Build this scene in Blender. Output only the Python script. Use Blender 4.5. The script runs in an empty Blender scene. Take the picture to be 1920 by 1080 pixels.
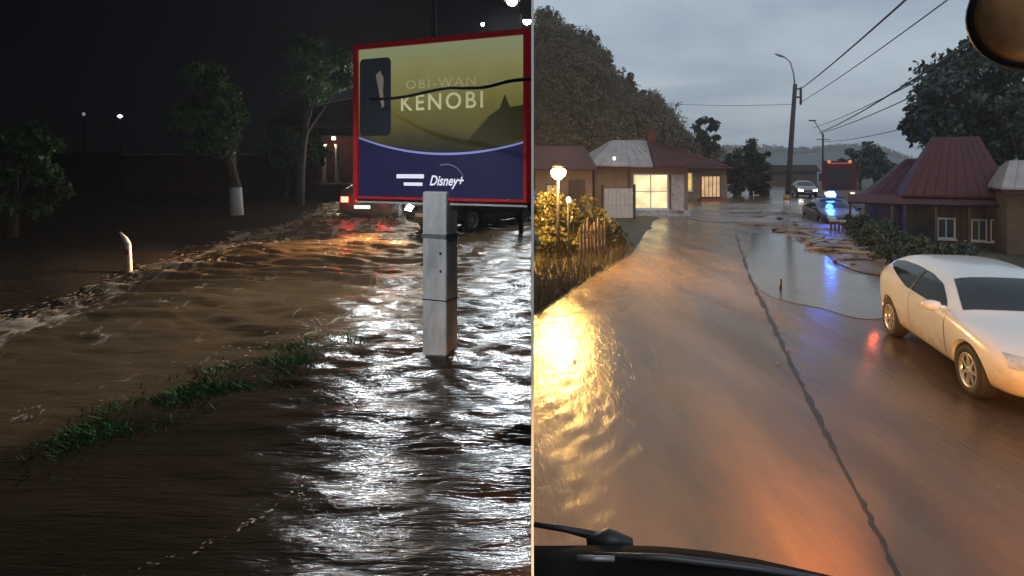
import bpy, bmesh, math, random
import numpy as np
from mathutils import Vector, Matrix
from mathutils.bvhtree import BVHTree
R = math.radians
random.seed(4); np.random.seed(4)
scene = bpy.context.scene
COL = scene.collection

# ------------------------------------------------------------------ camera
CAMZ, FPX, PX0, HZ = 2.55, 1140.0, 998.5, 315.0
cd = bpy.data.cameras.new('camera'); cam = bpy.data.objects.new('camera', cd); COL.objects.link(cam)
cam.location = (0, 0, CAMZ); cam.rotation_euler = (R(90), 0, 0)
cd.sensor_width = 36; cd.lens = FPX/1920*36
cd.shift_x = -(PX0-960)/1920; cd.shift_y = -(540-HZ)/1920
cd.clip_start = 0.05; cd.clip_end = 4000
scene.camera = cam

# ------------------------------------------------------------------ world: overcast dusk
w = bpy.data.worlds.new('World'); scene.world = w; w.use_nodes = True
nt = w.node_tree; N = nt.nodes; L = nt.links
bg = N['Background']; bg.inputs['Strength'].default_value = 0.1
sky = N.new('ShaderNodeTexSky'); sky.sky_type = 'NISHITA'; sky.sun_disc = False
sky.sun_elevation = R(6); sky.sun_rotation = R(150); sky.dust_density = 3
tc = N.new('ShaderNodeTexCoord'); sep = N.new('ShaderNodeSeparateXYZ'); L.new(tc.outputs['Generated'], sep.inputs[0])
zz = N.new('ShaderNodeMath'); zz.operation = 'MAXIMUM'; zz.inputs[1].default_value = 0.0; L.new(sep.outputs['Z'], zz.inputs[0])
za = N.new('ShaderNodeMath'); za.inputs[1].default_value = 0.13; L.new(zz.outputs[0], za.inputs[0])
dx = N.new('ShaderNodeMath'); dx.operation = 'DIVIDE'; L.new(sep.outputs['X'], dx.inputs[0]); L.new(za.outputs[0], dx.inputs[1])
dy = N.new('ShaderNodeMath'); dy.operation = 'DIVIDE'; L.new(sep.outputs['Y'], dy.inputs[0]); L.new(za.outputs[0], dy.inputs[1])
cmb = N.new('ShaderNodeCombineXYZ'); L.new(dx.outputs[0], cmb.inputs[0]); L.new(dy.outputs[0], cmb.inputs[1])
nz = N.new('ShaderNodeTexNoise'); nz.inputs['Scale'].default_value = 0.75; nz.inputs['Detail'].default_value = 7
nz.inputs['Roughness'].default_value = .55; nz.inputs['Distortion'].default_value = .5
L.new(cmb.outputs[0], nz.inputs['Vector'])
cr = N.new('ShaderNodeValToRGB'); L.new(nz.outputs['Fac'], cr.inputs[0])
cr.color_ramp.elements[0].position = .34; cr.color_ramp.elements[0].color = (.33, .42, .52, 1)
cr.color_ramp.elements[1].position = .66; cr.color_ramp.elements[1].color = (.60, .70, .78, 1)
gain = N.new('ShaderNodeVectorMath'); gain.operation = 'SCALE'; gain.inputs['Scale'].default_value = 10.2
L.new(cr.outputs[0], gain.inputs[0])
mx = N.new('ShaderNodeMix'); mx.data_type = 'RGBA'; mx.inputs['Factor'].default_value = .93
L.new(sky.outputs[0], mx.inputs[6]); L.new(gain.outputs[0], mx.inputs[7]); L.new(mx.outputs[2], bg.inputs['Color'])

sd = bpy.data.lights.new('sun', 'SUN'); sd.energy = .5; sd.angle = R(30); sd.color = (1, .95, .9)
so = bpy.data.objects.new('sun', sd); COL.objects.link(so); so.rotation_euler = (R(50), 0, R(-150+180))
so.location = (20, -20, 60)

scene.view_settings.view_transform = 'Standard'; scene.view_settings.look = 'None'
scene.view_settings.exposure = 0; scene.view_settings.gamma = 1
scene.render.engine = 'CYCLES'
scene.cycles.use_denoising = True
scene.cycles.max_bounces = 8; scene.cycles.sample_clamp_indirect = 6

# ------------------------------------------------------------------ helpers
ROADDIR = Vector((.361, .933)); ROADSIDE = Vector((.933, -.361))
def P(px, py, d):                       # a point at depth d metres in front of the camera
    return Vector(((px-PX0)/FPX*d, d, CAMZ-(py-HZ)/FPX*d))
def GR(px, py, z=0.0):                  # a point of the level road (dusk side)
    d = (CAMZ-z)*FPX/(py-HZ); return Vector(((px-PX0)/FPX*d, d, z))
SL = 0.0456; Z0 = 0.15
def zL(d): return Z0+SL*d               # the gently climbing flooded street (night side)
def GL(px, py, dz=0.0):
    d = (CAMZ-Z0)*FPX/(py-263.0); return Vector(((px-PX0)/FPX*d, d, zL(d)+dz))
def st(s, t, z=0.0):
    v = ROADDIR*s+ROADSIDE*t; return Vector((v.x, v.y, z))

def tag(o, label=None, cat=None, group=None, kind=None):
    if label: o['label'] = label
    if cat: o['category'] = cat
    if group: o['group'] = group
    if kind: o['kind'] = kind
    return o
def empty(name, loc=(0, 0, 0), rz=0.0):
    o = bpy.data.objects.new(name, None); COL.objects.link(o); o.location = loc; o.rotation_euler = (0, 0, rz)
    o.empty_display_size = .2; return o
def mobj(name, verts, faces, mat, parent=None, smooth=False):
    me = bpy.data.meshes.new(name); me.from_pydata([tuple(v) for v in verts], [], faces); me.update()
    if smooth: me.polygons.foreach_set('use_smooth', [True]*len(me.polygons))
    return link(name, me, mat, parent)
def link(name, me, mat, parent=None):
    if mat is not None and not me.materials: me.materials.append(mat)
    o = bpy.data.objects.new(name, me); COL.objects.link(o); o.parent = parent; return o

class MB:
    def __init__(s): s.v = []; s.f = []; s.sm = []
    def add(s, v, f, sm=False):
        b = len(s.v); s.v += [tuple(q) for q in v]; s.f += [[i+b for i in q] for q in f]; s.sm += [sm]*len(f); return s
    def box(s, lo, hi, M=None):
        (a, b, c), (d, e, g) = lo, hi
        v = [(a,b,c),(d,b,c),(d,e,c),(a,e,c),(a,b,g),(d,b,g),(d,e,g),(a,e,g)]
        if M is not None: v = [M @ Vector(q) for q in v]
        return s.add(v, [(0,3,2,1),(4,5,6,7),(0,1,5,4),(1,2,6,5),(2,3,7,6),(3,0,4,7)])
    def tube(s, pts, rad, n=8, cap=True):
        pts = [Vector(p) for p in pts]; m = len(pts)
        rad = rad if isinstance(rad, (list, tuple)) else [rad]*m
        v = []; f = []; up = Vector((.12, .07, 1)).normalized()
        for i, p in enumerate(pts):
            t = (pts[min(i+1, m-1)]-pts[max(i-1, 0)]).normalized()
            a = t.cross(up if abs(t.dot(up)) < .97 else Vector((1, 0, 0))).normalized(); b = t.cross(a)
            for k in range(n):
                th = 2*math.pi*k/n; v.append(p+(a*math.cos(th)+b*math.sin(th))*rad[i])
        for i in range(m-1):
            for k in range(n):
                k2 = (k+1) % n; f.append((i*n+k, i*n+k2, (i+1)*n+k2, (i+1)*n+k))
        if cap: f.append(tuple(range(n))[::-1]); f.append(tuple(range((m-1)*n, m*n)))
        return s.add(v, f, True)
    def lathe(s, prof, n=20, M=None):         # prof: (r, z)
        v = []; f = []; m = len(prof)
        for r, z in prof:
            for k in range(n):
                th = 2*math.pi*k/n; q = Vector((r*math.cos(th), r*math.sin(th), z)); v.append(M @ q if M is not None else q)
        for i in range(m-1):
            for k in range(n):
                k2 = (k+1) % n; f.append((i*n+k, i*n+k2, (i+1)*n+k2, (i+1)*n+k))
        f.append(tuple(range(n))[::-1]); f.append(tuple(range((m-1)*n, m*n)))
        return s.add(v, f, True)
    def prism(s, poly, y0, y1):               # poly in (x,z), extruded along y
        n = len(poly); v = [(x, y0, z) for x, z in poly]+[(x, y1, z) for x, z in poly]
        f = [tuple(range(n)), tuple(range(2*n-1, n-1, -1))]+[(i, n+i, n+(i+1) % n, (i+1) % n) for i in range(n)]
        return s.add(v, f)
    def build(s, name, mat, parent=None):
        me = bpy.data.meshes.new(name); me.from_pydata(s.v, [], s.f); me.update()
        me.polygons.foreach_set('use_smooth', s.sm)
        bm = bmesh.new(); bm.from_mesh(me); bmesh.ops.recalc_face_normals(bm, faces=bm.faces); bm.to_mesh(me); bm.free()
        return link(name, me, mat, parent)

# ------------------------------------------------------------------ materials
MAT = {}
def pm(name, col, rough=.6, metal=0.0, var=.25, scale=6.0, bump=0.0, bscale=None, emit=None, estr=0.0, coat=0.0, spec=.5, rvar=0.0, col2=None, stretch=None, detail=6):
    if name in MAT: return MAT[name]
    m = bpy.data.materials.new(name); m.use_nodes = True; t = m.node_tree; n = t.nodes; l = t.links
    b = n['Principled BSDF']; b.inputs['Roughness'].default_value = rough; b.inputs['Metallic'].default_value = metal
    b.inputs['Coat Weight'].default_value = coat; b.inputs['Coat Roughness'].default_value = .05
    b.inputs['Specular IOR Level'].default_value = spec
    tcn = n.new('ShaderNodeTexCoord'); mp = n.new('ShaderNodeMapping'); l.new(tcn.outputs['Object'], mp.inputs[0])
    if stretch: mp.inputs['Scale'].default_value = stretch
    ns = n.new('ShaderNodeTexNoise'); ns.inputs['Scale'].default_value = scale; ns.inputs['Detail'].default_value = detail; ns.inputs['Roughness'].default_value = .6
    l.new(mp.outputs[0], ns.inputs['Vector'])
    rp = n.new('ShaderNodeValToRGB'); l.new(ns.outputs['Fac'], rp.inputs[0])
    c2 = col2 or tuple(min(1, c*(1+var)) for c in col)
    c1 = col if col2 else tuple(c*(1-var) for c in col)
    rp.color_ramp.elements[0].position = .32; rp.color_ramp.elements[0].color = (*c1, 1)
    rp.color_ramp.elements[1].position = .68; rp.color_ramp.elements[1].color = (*c2, 1)
    l.new(rp.outputs[0], b.inputs['Base Color'])
    if rvar:
        mr = n.new('ShaderNodeMapRange'); mr.inputs['From Min'].default_value = .35; mr.inputs['From Max'].default_value = .65
        mr.inputs['To Min'].default_value = max(.01, rough-rvar); mr.inputs['To Max'].default_value = rough+rvar
        n2 = n.new('ShaderNodeTexNoise'); n2.inputs['Scale'].default_value = scale*.37; n2.inputs['Detail'].default_value = 4
        l.new(mp.outputs[0], n2.inputs['Vector']); l.new(n2.outputs['Fac'], mr.inputs['Value']); l.new(mr.outputs[0], b.inputs['Roughness'])
    if bump:
        nb = n.new('ShaderNodeTexNoise'); nb.inputs['Scale'].default_value = bscale or scale*4; nb.inputs['Detail'].default_value = 5
        l.new(mp.outputs[0], nb.inputs['Vector'])
        bp = n.new('ShaderNodeBump'); bp.inputs['Strength'].default_value = 1; bp.inputs['Distance'].default_value = bump
        l.new(nb.outputs['Fac'], bp.inputs['Height']); l.new(bp.outputs[0], b.inputs['Normal'])
    if emit:
        b.inputs['Emission Color'].default_value = (*emit, 1); b.inputs['Emission Strength'].default_value = estr
    MAT[name] = m; return m

def glow(name, col, s): return pm(name, (.02, .02, .02), .4, emit=col, estr=s, var=0)

M_divider = pm('divider_white', (.72, .72, .72), .8, var=.06, scale=2)
M_concrete = pm('concrete', (.36, .355, .36), .75, var=.42, scale=2.6, stretch=(1.6, 1.6, .5), bump=.004, bscale=30)
M_dmetal = pm('dark_metal', (.045, .045, .05), .45, .6, var=.3)
M_gmetal = pm('grey_metal', (.28, .28, .29), .4, .7, var=.2)
M_bark = pm('bark', (.085, .06, .045), .9, var=.4, scale=14, bump=.02)
M_lime = pm('limewash', (.62, .63, .62), .85, var=.18, scale=9, bump=.006)
M_leafn = pm('leaf_street_tree', (.045, .12, .028), .5, var=.55, scale=1.3)
M_leafd = pm('leaf_dark', (.022, .042, .030), .55, var=.5, scale=.8)
M_leafh = pm('leaf_forest', (.10, .078, .042), .7, var=.5, scale=.12)
M_leafs = pm('leaf_shrub', (.07, .066, .022), .5, var=.5, scale=2.2)
M_grass = pm('grass_blades', (.035, .095, .018), .85, spec=.15, var=.6, scale=2.0)
M_earth = pm('bank_earth', (.014, .009, .007), .95, var=.45, scale=1.2, bump=.015, bscale=6, spec=.1)
M_glass = pm('dark_glass', (.012, .016, .018), .06, var=.1, spec=.6)
M_tyre = pm('tyre_rubber', (.018, .018, .019), .75, var=.2)
M_alloy = pm('alloy_rim', (.55, .55, .56), .3, .7, var=.06)
M_black = pm('black_plastic', (.015, .015, .016), .45, var=.2)
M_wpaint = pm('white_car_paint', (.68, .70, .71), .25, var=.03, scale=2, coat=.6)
M_bpaint = pm('dark_car_paint', (.012, .013, .016), .25, var=.1, coat=.6)
M_tpaint = pm('silver_car_paint', (.16, .16, .17), .3, .2, var=.05, coat=.5)
M_ppaint = pm('navy_car_paint', (.02, .028, .07), .28, var=.1, coat=.5)
M_rpaint = pm('red_truck_paint', (.09, .010, .012), .6, var=.12)
M_roofr = pm('red_tin_roof', (.06, .014, .020), .75, var=.25, scale=1.2, stretch=(6, 6, 1), bump=.01, bscale=4)
M_roofg = pm('grey_tin_roof', (.30, .27, .27), .45, var=.2, scale=1.5)
M_timber = pm('brown_timber', (.085, .052, .040), .75, var=.35, scale=3, stretch=(4, 4, .6))
M_plaster = pm('ochre_plaster', (.24, .155, .105), .85, var=.2, scale=1.6)
M_pvc = pm('white_window_frame', (.62, .63, .64), .5, var=.06)
M_mud = pm('mud', (.14, .088, .058), .45, var=.4, scale=1.4, bump=.03, bscale=9, rvar=.2)
M_stone = pm('wet_debris', (.12, .10, .085), .4, var=.45, scale=5, bump=.02)
M_foam = pm('muddy_foam', (.30, .225, .155), .45, var=.25, scale=7, bump=.02)
M_wire = pm('black_cable', (.012, .012, .013), .5, var=.1)

# ------------------------------------------------------------------ night side shell: sky and added divider
def ceil_z(y): return 9.0 if y < 3.72 else min(9.0+.6*(y-3.72), 46)
ys = [-3, -.6, 3.72, 6, 12, 25, 53, 120]
M_night = bpy.data.materials.new('night_sky'); M_night.use_nodes = True
_b = M_night.node_tree.nodes['Principled BSDF']; _b.inputs['Base Color'].default_value = (.002, .002, .003, 1); _b.inputs['Roughness'].default_value = 1
_b.inputs['Specular IOR Level'].default_value = 0; _b.inputs['Emission Color'].default_value = (.55, .5, .8, 1); _b.inputs['Emission Strength'].default_value = .004
mb = MB(); XL = -120; XD = -.0095
for a, b in zip(ys[:-1], ys[1:]):
    ca, cb = ceil_z(a), ceil_z(b)
    mb.add([(XL, a, ca), (XD, a, ca), (XD, b, cb), (XL, b, cb)], [(0, 1, 2, 3)])
    mb.add([(XL, a, -4), (XL, b, -4), (XL, b, cb), (XL, a, ca)], [(0, 1, 2, 3)])
    zlo = 3.85 if a == -.6 else -4
    mb.add([(XD, a, zlo), (XD, b, zlo), (XD, b, cb), (XD, a, ca)], [(0, 1, 2, 3)])
mb.add([(XL, -3, -4), (XD, -3, -4), (XD, -3, 9), (XL, -3, 9)], [(0, 1, 2, 3)])
mb.add([(XL, 120, -4), (XD, 120, -4), (XD, 120, 46), (XL, 120, 46)], [(0, 1, 2, 3)])
mb.add([(XL, -3, -4), (XD, -3, -4), (XD, 120, -4), (XL, 120, -4)], [(0, 1, 2, 3)])
tag(mb.build('sky', M_night), kind='structure')
mb = MB()
prof = [(3.72, -3)]+[(y, ceil_z(y)+.02) for y in ys[2:]]+[(120, -3)]
n = len(prof)
mb.add([(-.0075, y, z) for y, z in prof]+[(.0075, y, z) for y, z in prof],
       [tuple(range(n)), tuple(range(2*n-1, n-1, -1))]+[(i, n+i, n+(i+1) % n, (i+1) % n) for i in range(n)])
tag(mb.build('added_divider', M_divider), 'added tall thin white divider between the night street and the dusk road', 'wall')  # added partition, keeps the dusk light off the night side

# ------------------------------------------------------------------ night side: flooded street
def waves(x, y, seed, lam0, lam1, n, steep, flow=None, spread=.24):
    rs = np.random.RandomState(seed); h = np.zeros_like(x)
    for i in range(n):
        lam = lam0*(lam1/lam0)**rs.rand(); th = rs.rand()*2*math.pi if flow is None else flow+rs.randn()*spread
        k = 2*math.pi/lam; ph = rs.rand()*6.28
        q = np.sin(k*(x*math.cos(th)+y*math.sin(th))+ph+1.1*np.sin(.22*k*(x*math.sin(th)-y*math.cos(th))+ph*2))
        h += steep*lam/6.28/math.sqrt(n)*(q+.35*np.cos(2*np.arcsin(np.clip(q, -1, 1))))
    return h
def grid_obj(name, X, Y, Z, mat, parent=None):
    r, c = X.shape; me = bpy.data.meshes.new(name)
    v = np.stack([X, Y, Z], -1).reshape(-1, 3)
    i = np.arange(r*c).reshape(r, c); f = np.stack([i[:-1, :-1], i[:-1, 1:], i[1:, 1:], i[1:, :-1]], -1).reshape(-1, 4)
    me.vertices.add(len(v)); me.vertices.foreach_set('co', v.ravel())
    me.loops.add(f.size); me.loops.foreach_set('vertex_index', f.ravel())
    me.polygons.add(len(f)); me.polygons.foreach_set('loop_start', np.arange(0, f.size, 4)); me.polygons.foreach_set('loop_total', np.full(len(f), 4))
    me.update(calc_edges=True); me.polygons.foreach_set('use_smooth', np.ones(len(f), bool)); me.validate()
    return link(name, me, mat, parent)
def water_mat(name, c1, c2, rough, b1, s1, b2, s2, stretch=(1, 1, 1), rot=0.0):
    m = bpy.data.materials.new(name); m.use_nodes = True; t = m.node_tree; n = t.nodes; l = t.links; b = n['Principled BSDF']
    b.inputs['Roughness'].default_value = rough; b.inputs['IOR'].default_value = 1.33
    tcn = n.new('ShaderNodeTexCoord'); mp = n.new('ShaderNodeMapping'); mp.inputs['Scale'].default_value = stretch; mp.inputs['Rotation'].default_value = (0, 0, rot)
    l.new(tcn.outputs['Object'], mp.inputs[0])
    ns = n.new('ShaderNodeTexNoise'); ns.inputs['Scale'].default_value = .5; ns.inputs['Detail'].default_value = 5; l.new(mp.outputs[0], ns.inputs['Vector'])
    rp = n.new('ShaderNodeValToRGB'); l.new(ns.outputs['Fac'], rp.inputs[0])
    rp.color_ramp.elements[0].position = .35; rp.color_ramp.elements[0].color = (*c1, 1)
    rp.color_ramp.elements[1].position = .65; rp.color_ramp.elements[1].color = (*c2, 1); l.new(rp.outputs[0], b.inputs['Base Color'])
    prev = None
    for bb, ss in ((b1, s1), (b2, s2)):
        if not bb: continue
        q = n.new('ShaderNodeTexNoise'); q.inputs['Scale'].default_value = ss; q.inputs['Detail'].default_value = 3; q.inputs['Distortion'].default_value = .6
        l.new(mp.outputs[0], q.inputs['Vector'])
        bp = n.new('ShaderNodeBump'); bp.inputs['Strength'].default_value = 1; bp.inputs['Distance'].default_value = bb
        l.new(q.outputs['Fac'], bp.inputs['Height'])
        if prev: l.new(prev.outputs[0], bp.inputs['Normal'])
        prev = bp
    if prev: l.new(prev.outputs[0], b.inputs['Normal'])
    MAT[name] = m; return m
M_flood = water_mat('flood_water', (.020, .012, .007), (.040, .025, .014), .14, .022, 5.0, .010, 20, (.30, 1.8, 1), .04)
def flood_colour():       # silty stream painted lighter as lamplit, near pool painted dark, froth along the bank
    t = M_flood.node_tree; n = t.nodes; l = t.links; b = n['Principled BSDF']
    tcn = n.new('ShaderNodeTexCoord'); sp = n.new('ShaderNodeSeparateXYZ'); l.new(tcn.outputs['Object'], sp.inputs[0])
    def math_(op, a, c=None):
        q = n.new('ShaderNodeMath'); q.operation = op
        for i, v in enumerate((a, c)):
            if v is None: continue
            if isinstance(v, (int, float)): q.inputs[i].default_value = v
            else: l.new(v, q.inputs[i])
        return q.outputs[0]
    def rng(v, a, c, lo=0., hi=1.):
        q = n.new('ShaderNodeMapRange'); q.interpolation_type = 'SMOOTHSTEP'; q.inputs['From Min'].default_value = a; q.inputs['From Max'].default_value = c
        q.inputs['To Min'].default_value = lo; q.inputs['To Max'].default_value = hi; l.new(v, q.inputs['Value']); return q.outputs[0]
    x, y = sp.outputs['X'], sp.outputs['Y']
    stream = rng(math_('ADD', math_('SUBTRACT', math_('MULTIPLY', y, .668), x), -7.19), -.25, .5)
    mp = n.new('ShaderNodeMapping'); mp.inputs['Scale'].default_value = (2.6, .8, 1); mp.inputs['Rotation'].default_value = (0, 0, R(8)); l.new(tcn.outputs['Object'], mp.inputs[0])
    ns = n.new('ShaderNodeTexNoise'); ns.inputs['Scale'].default_value = 1.1; ns.inputs['Detail'].default_value = 9; ns.inputs['Roughness'].default_value = .68; ns.inputs['Distortion'].default_value = 1.2; l.new(mp.outputs[0], ns.inputs['Vector'])
    band = math_('MULTIPLY', rng(x, -8.2, -7.1), rng(x, -6.9, -5.6, 1, 0))
    far = math_('MULTIPLY', rng(y, 12, 18), rng(x, -4.5, -2.5, 1, 0))
    band = math_('MAXIMUM', band, math_('MULTIPLY', far, .8))
    thr = math_('ADD', ns.outputs['Fac'], math_('MULTIPLY', band, .17))
    froth = rng(thr, .60, .74)
    old = b.inputs['Base Color'].links[0].from_socket
    m1 = n.new('ShaderNodeMix'); m1.data_type = 'RGBA'; l.new(stream, m1.inputs[0]); l.new(old, m1.inputs[6]); m1.inputs[7].default_value = (.088, .054, .027, 1)
    m2 = n.new('ShaderNodeMix'); m2.data_type = 'RGBA'; l.new(math_('MULTIPLY', froth, stream), m2.inputs[0]); l.new(m1.outputs[2], m2.inputs[6]); m2.inputs[7].default_value = (.42, .33, .24, 1)
    l.new(m2.outputs[2], b.inputs['Base Color'])
    l.new(rng(math_('MULTIPLY', froth, stream), 0, 1, .14, .4), b.inputs['Roughness'])
flood_colour()
dd = np.concatenate([np.linspace(-2.8, 2.5, 12), np.geomspace(2.6, 70, 520)])
uu = np.linspace(0, 1, 330)**1.0
D, U = np.meshgrid(dd, uu, indexing='ij')
X = XD-.001-U*(np.maximum(np.abs(D), 3)*1.02+.9)
fade = np.clip((D-2)/2, 0, 1)
Hh = (waves(X, D, 3, .20, 1.0, 34, .40, math.pi/2)+waves(X, D, 8, 1.6, 5, 10, .05))*fade
# calmer in the shelter of the kerb (near left), rougher where the stream pours over it
calm = 1-.75*np.clip((-X-1.2-(D-3.5)*.28)/1.2, 0, 1)*np.clip((8.2-D)/2, 0, 1)
rr = np.hypot(X+1.09, D-6.76)
near = .45+.55*np.clip((D-4.2)/2.6, 0, 1)
Hh = Hh*calm*near+.012*np.sin(rr*11)*np.exp(-rr*1.1)
tag(grid_obj('flood_water', X, D, zL(D)+Hh, M_flood), kind='structure')

# left bank behind the stream
bx = -np.concatenate([[6.9, 7.15, 7.4, 7.8], np.geomspace(8.3, 118, 40)])
by = np.concatenate([np.linspace(-2.8, 8, 10), np.geomspace(8.4, 118, 90)])
BY, BX = np.meshgrid(by, bx, indexing='ij')
edge = .45*np.sin(BY*.8)+.25*np.sin(BY*2.1+1)
out = np.clip((-BX-7.05+edge*.5), -1, 100)
BZ = zL(BY)-.10+.34*np.tanh(out*.9)-.13*np.tanh(np.maximum(out-.6, 0)*.5)+.03*np.sin(BX*.9+BY*.4)*np.tanh(np.maximum(out, 0))+.04*np.sin(BX*3.1)*np.sin(BY*2.7)
BX2 = BX
tag(grid_obj('ground_bank', BX2, BY, BZ, M_earth), kind='structure')

def foam_band(name, pts, width, n, size, label, z=.02, seed=1, aspect=4.2, mat=None):
    rs = random.Random(seed); mbq = MB(); pts = [Vector(p) for p in pts]
    seg = [(pts[i+1]-pts[i]).length for i in range(len(pts)-1)]; tot = sum(seg)
    for _ in range(n*4):
        s = rs.random()*tot; i = 0
        while i < len(seg)-1 and s > seg[i]: s -= seg[i]; i += 1
        dirv = (pts[i+1]-pts[i]).normalized(); p = pts[i].lerp(pts[i+1], min(1, s/seg[i]))
        side = Vector((dirv.y, -dirv.x, 0)).normalized(); p = p+side*rs.gauss(0, width)+Vector((0, 0, rs.uniform(-.03, .015)))
        a = size*.2*(.2+rs.random()**3*1.8); bq = a/aspect*(.5+rs.random()); ang = rs.gauss(0, .35)
        d2 = dirv*math.cos(ang)+side*math.sin(ang); s2 = Vector((d2.y, -d2.x, 0)).normalized()
        k = rs.choice((6, 7, 8)); ring = []
        for j in range(k):
            th = 6.283*j/k; r = .65+.6*rs.random(); ring.append(p+d2*(a*math.cos(th)*r)+s2*(bq*math.sin(th)*r)+Vector((0, 0, z)))
        top = p+Vector((0, 0, z+min(.03, a*.15)))
        mbq.add(ring+[top], [(j, (j+1) % k, k) for j in range(k)], True)
    o = mbq.build(name, mat or M_foam); return tag(o, label, 'foam', kind='stuff')
foam_band('foam', [GL(-10, 612), GL(120, 575), GL(240, 512), GL(330, 490), GL(400, 476), GL(470, 452), GL(545, 420), GL(640, 408), GL(770, 402)], .30, 520, .22,
          'pale muddy foam along the far edge of the flooded night street', .03, 2)
foam_band('foam', [GL(300, 570), GL(380, 540), GL(450, 527), GL(530, 524)], .05, 60, .17, 'foam crest of a small standing wave in mid stream', .03, 3)
foam_band('foam', [GL(395, 492), GL(480, 470), GL(560, 445), GL(650, 437), GL(770, 425)], .12, 130, .2, 'foam streaks trailing toward the tail lights', .03, 4)
foam_band('foam', [GL(0, 800), GL(40, 780), GL(75, 762)], .10, 12, .12, 'pale ripple crests at the left end of the stream', .03, 5)
foam_band('foam', [GL(240, 1079), GL(360, 1035), GL(440, 1000), GL(520, 950)], .012, 40, .05, 'thin pale line of scum across the dark foreground water', .006, 6, 2.2)
foam_band('foam', [GL(545, 920), GL(600, 965), GL(680, 1010), GL(745, 1035)], .02, 30, .05, 'curved wavelet crest in the glitter left of the pillar foot', .02, 7, 2.5)
foam_band('foam', [GL(600, 735), GL(660, 765), GL(755, 790)], .03, 60, .08, 'wavelet crest running to the pillar reflection', .025, 9, 2.5)
# grass strip half under water, with litter caught in it
gp = [GL(-30, 868), GL(100, 828), GL(220, 790), GL(320, 752), GL(420, 716), GL(520, 682), GL(615, 655)]
def blades(path, width, n, h0, h1, seed, dens=None):
    rs = np.random.RandomState(seed); path = np.array([tuple(p) for p in path]); m = len(path)
    t = (1-rs.rand(n)**1.5*.8)*(m-1); i = np.minimum(t.astype(int), m-2); fr = (t-i)[:, None]
    p = path[i]*(1-fr)+path[i+1]*fr; p[:, 0] += rs.randn(n)*width*.5; p[:, 1] += rs.randn(n)*width
    gate = np.sin(p[:, 0]*7+p[:, 1]*3)+np.sin(p[:, 1]*9-p[:, 0]*4)+.6*np.sin(p[:, 1]*23+p[:, 0]*17)+rs.randn(n)*.5
    p = p[gate > -.1]; n = len(p)
    p[:, 2] = zL(p[:, 1])-.075
    ang = rs.rand(n)*6.28; h = (h0+(h1-h0)*rs.rand(n)); wd = .006+.006*rs.rand(n)
    dx, dy = np.cos(ang), np.sin(ang); lean = 1.3*h*rs.rand(n); la = rs.rand(n)*6.28
    V = np.zeros((n, 5, 3))
    V[:, 0] = p+np.stack([dx*wd, dy*wd, 0*wd], -1); V[:, 1] = p-np.stack([dx*wd, dy*wd, 0*wd], -1)
    mid = p+np.stack([np.cos(la)*lean*.35, np.sin(la)*lean*.35, h*.6], -1)
    V[:, 2] = mid-np.stack([dx*wd, dy*wd, 0*wd], -1)*.8; V[:, 3] = mid+np.stack([dx*wd, dy*wd, 0*wd], -1)*.8
    V[:, 4] = p+np.stack([np.cos(la)*lean, np.sin(la)*lean, h], -1)
    f = []
    for k in range(n): b = 5*k; f += [(b, b+1, b+2, b+3), (b+3, b+2, b+4)]
    return V.reshape(-1, 3), f
v, f = blades(gp, .34, 9000, .06, .15, 5)
o = mobj('grass', v, f, M_grass); tag(o, 'flooded green grass strip between the stream and the dark foreground water', 'grass', kind='stuff')
foam_band('litter', [GL(380, 700), GL(480, 662), GL(560, 628), GL(620, 590)], .22, 120, .045, 'pale litter and pebbles caught along the grass strip', .02, 11, 1.5)
foam_band('litter', [GL(120, 740), GL(250, 700), GL(420, 640), GL(540, 600)], .5, 46, .04, 'scattered glinting twigs drifting on the brown stream', .02, 12, 2.5)

# ------------------------------------------------------------------ billboard
PU = Vector((2.11, -.89, 0)).normalized(); brz = math.atan2(PU.y, PU.x)
bb = empty('billboard', (P(815, 0, 6.76).x, 6.76, zL(6.76)), brz)
tag(bb, 'red framed advertising board on a grey concrete pillar standing in the flood', 'billboard')
Minv = (Matrix.Translation(bb.location) @ Matrix.Rotation(brz, 4, 'Z')).inverted()
lt = Minv @ P(665, 372, 7.25)           # bottom left corner of the panel, local
PW, PH, PT = 2.245, 1.825, .16
x0, y0, z0 = lt.x, lt.y, lt.z
ped = MB().box((-.15, -.02, -.3), (.155, .25, z0+.1)).build('pillar', M_concrete, bb)
mdf = ped.modifiers.new('b', 'BEVEL'); mdf.width = .02; mdf.segments = 2
MB().box((-.24, -.10, -.3), (.24, .34, .02)).build('footing', M_concrete, bb)
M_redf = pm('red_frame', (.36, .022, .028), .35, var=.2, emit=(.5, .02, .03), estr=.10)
fr = .062
MB().box((x0, y0-.03, z0), (x0+fr, y0+PT, z0+PH)).build('frame_upright', M_redf, bb)
MB().box((x0+PW-fr*.6, y0-.03, z0), (x0+PW, y0+PT, z0+PH)).build('frame_upright', M_redf, bb)
MB().box((x0+fr+.001, y0-.028, z0+PH-fr), (x0+PW-fr*.6-.001, y0+PT-.002, z0+PH-.001)).build('frame_top', M_redf, bb)
MB().box((x0+fr+.001, y0-.028, z0+.001), (x0+PW-fr*.6-.001, y0+PT-.002, z0+.03)).build('frame_bottom', M_redf, bb)
MB().box((x0+.02, y0+.02, z0-.05), (x0+PW-.01, y0+PT-.02, z0-.003)).build('bottom_rail', pm('rail_grey', (.5, .5, .52), .4, .3), bb)
MB().box((x0+fr, y0+.012, z0+.03), (x0+PW-fr*.6, y0+PT-.01, z0+PH-fr)).build('back_box', M_dmetal, bb)
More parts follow.
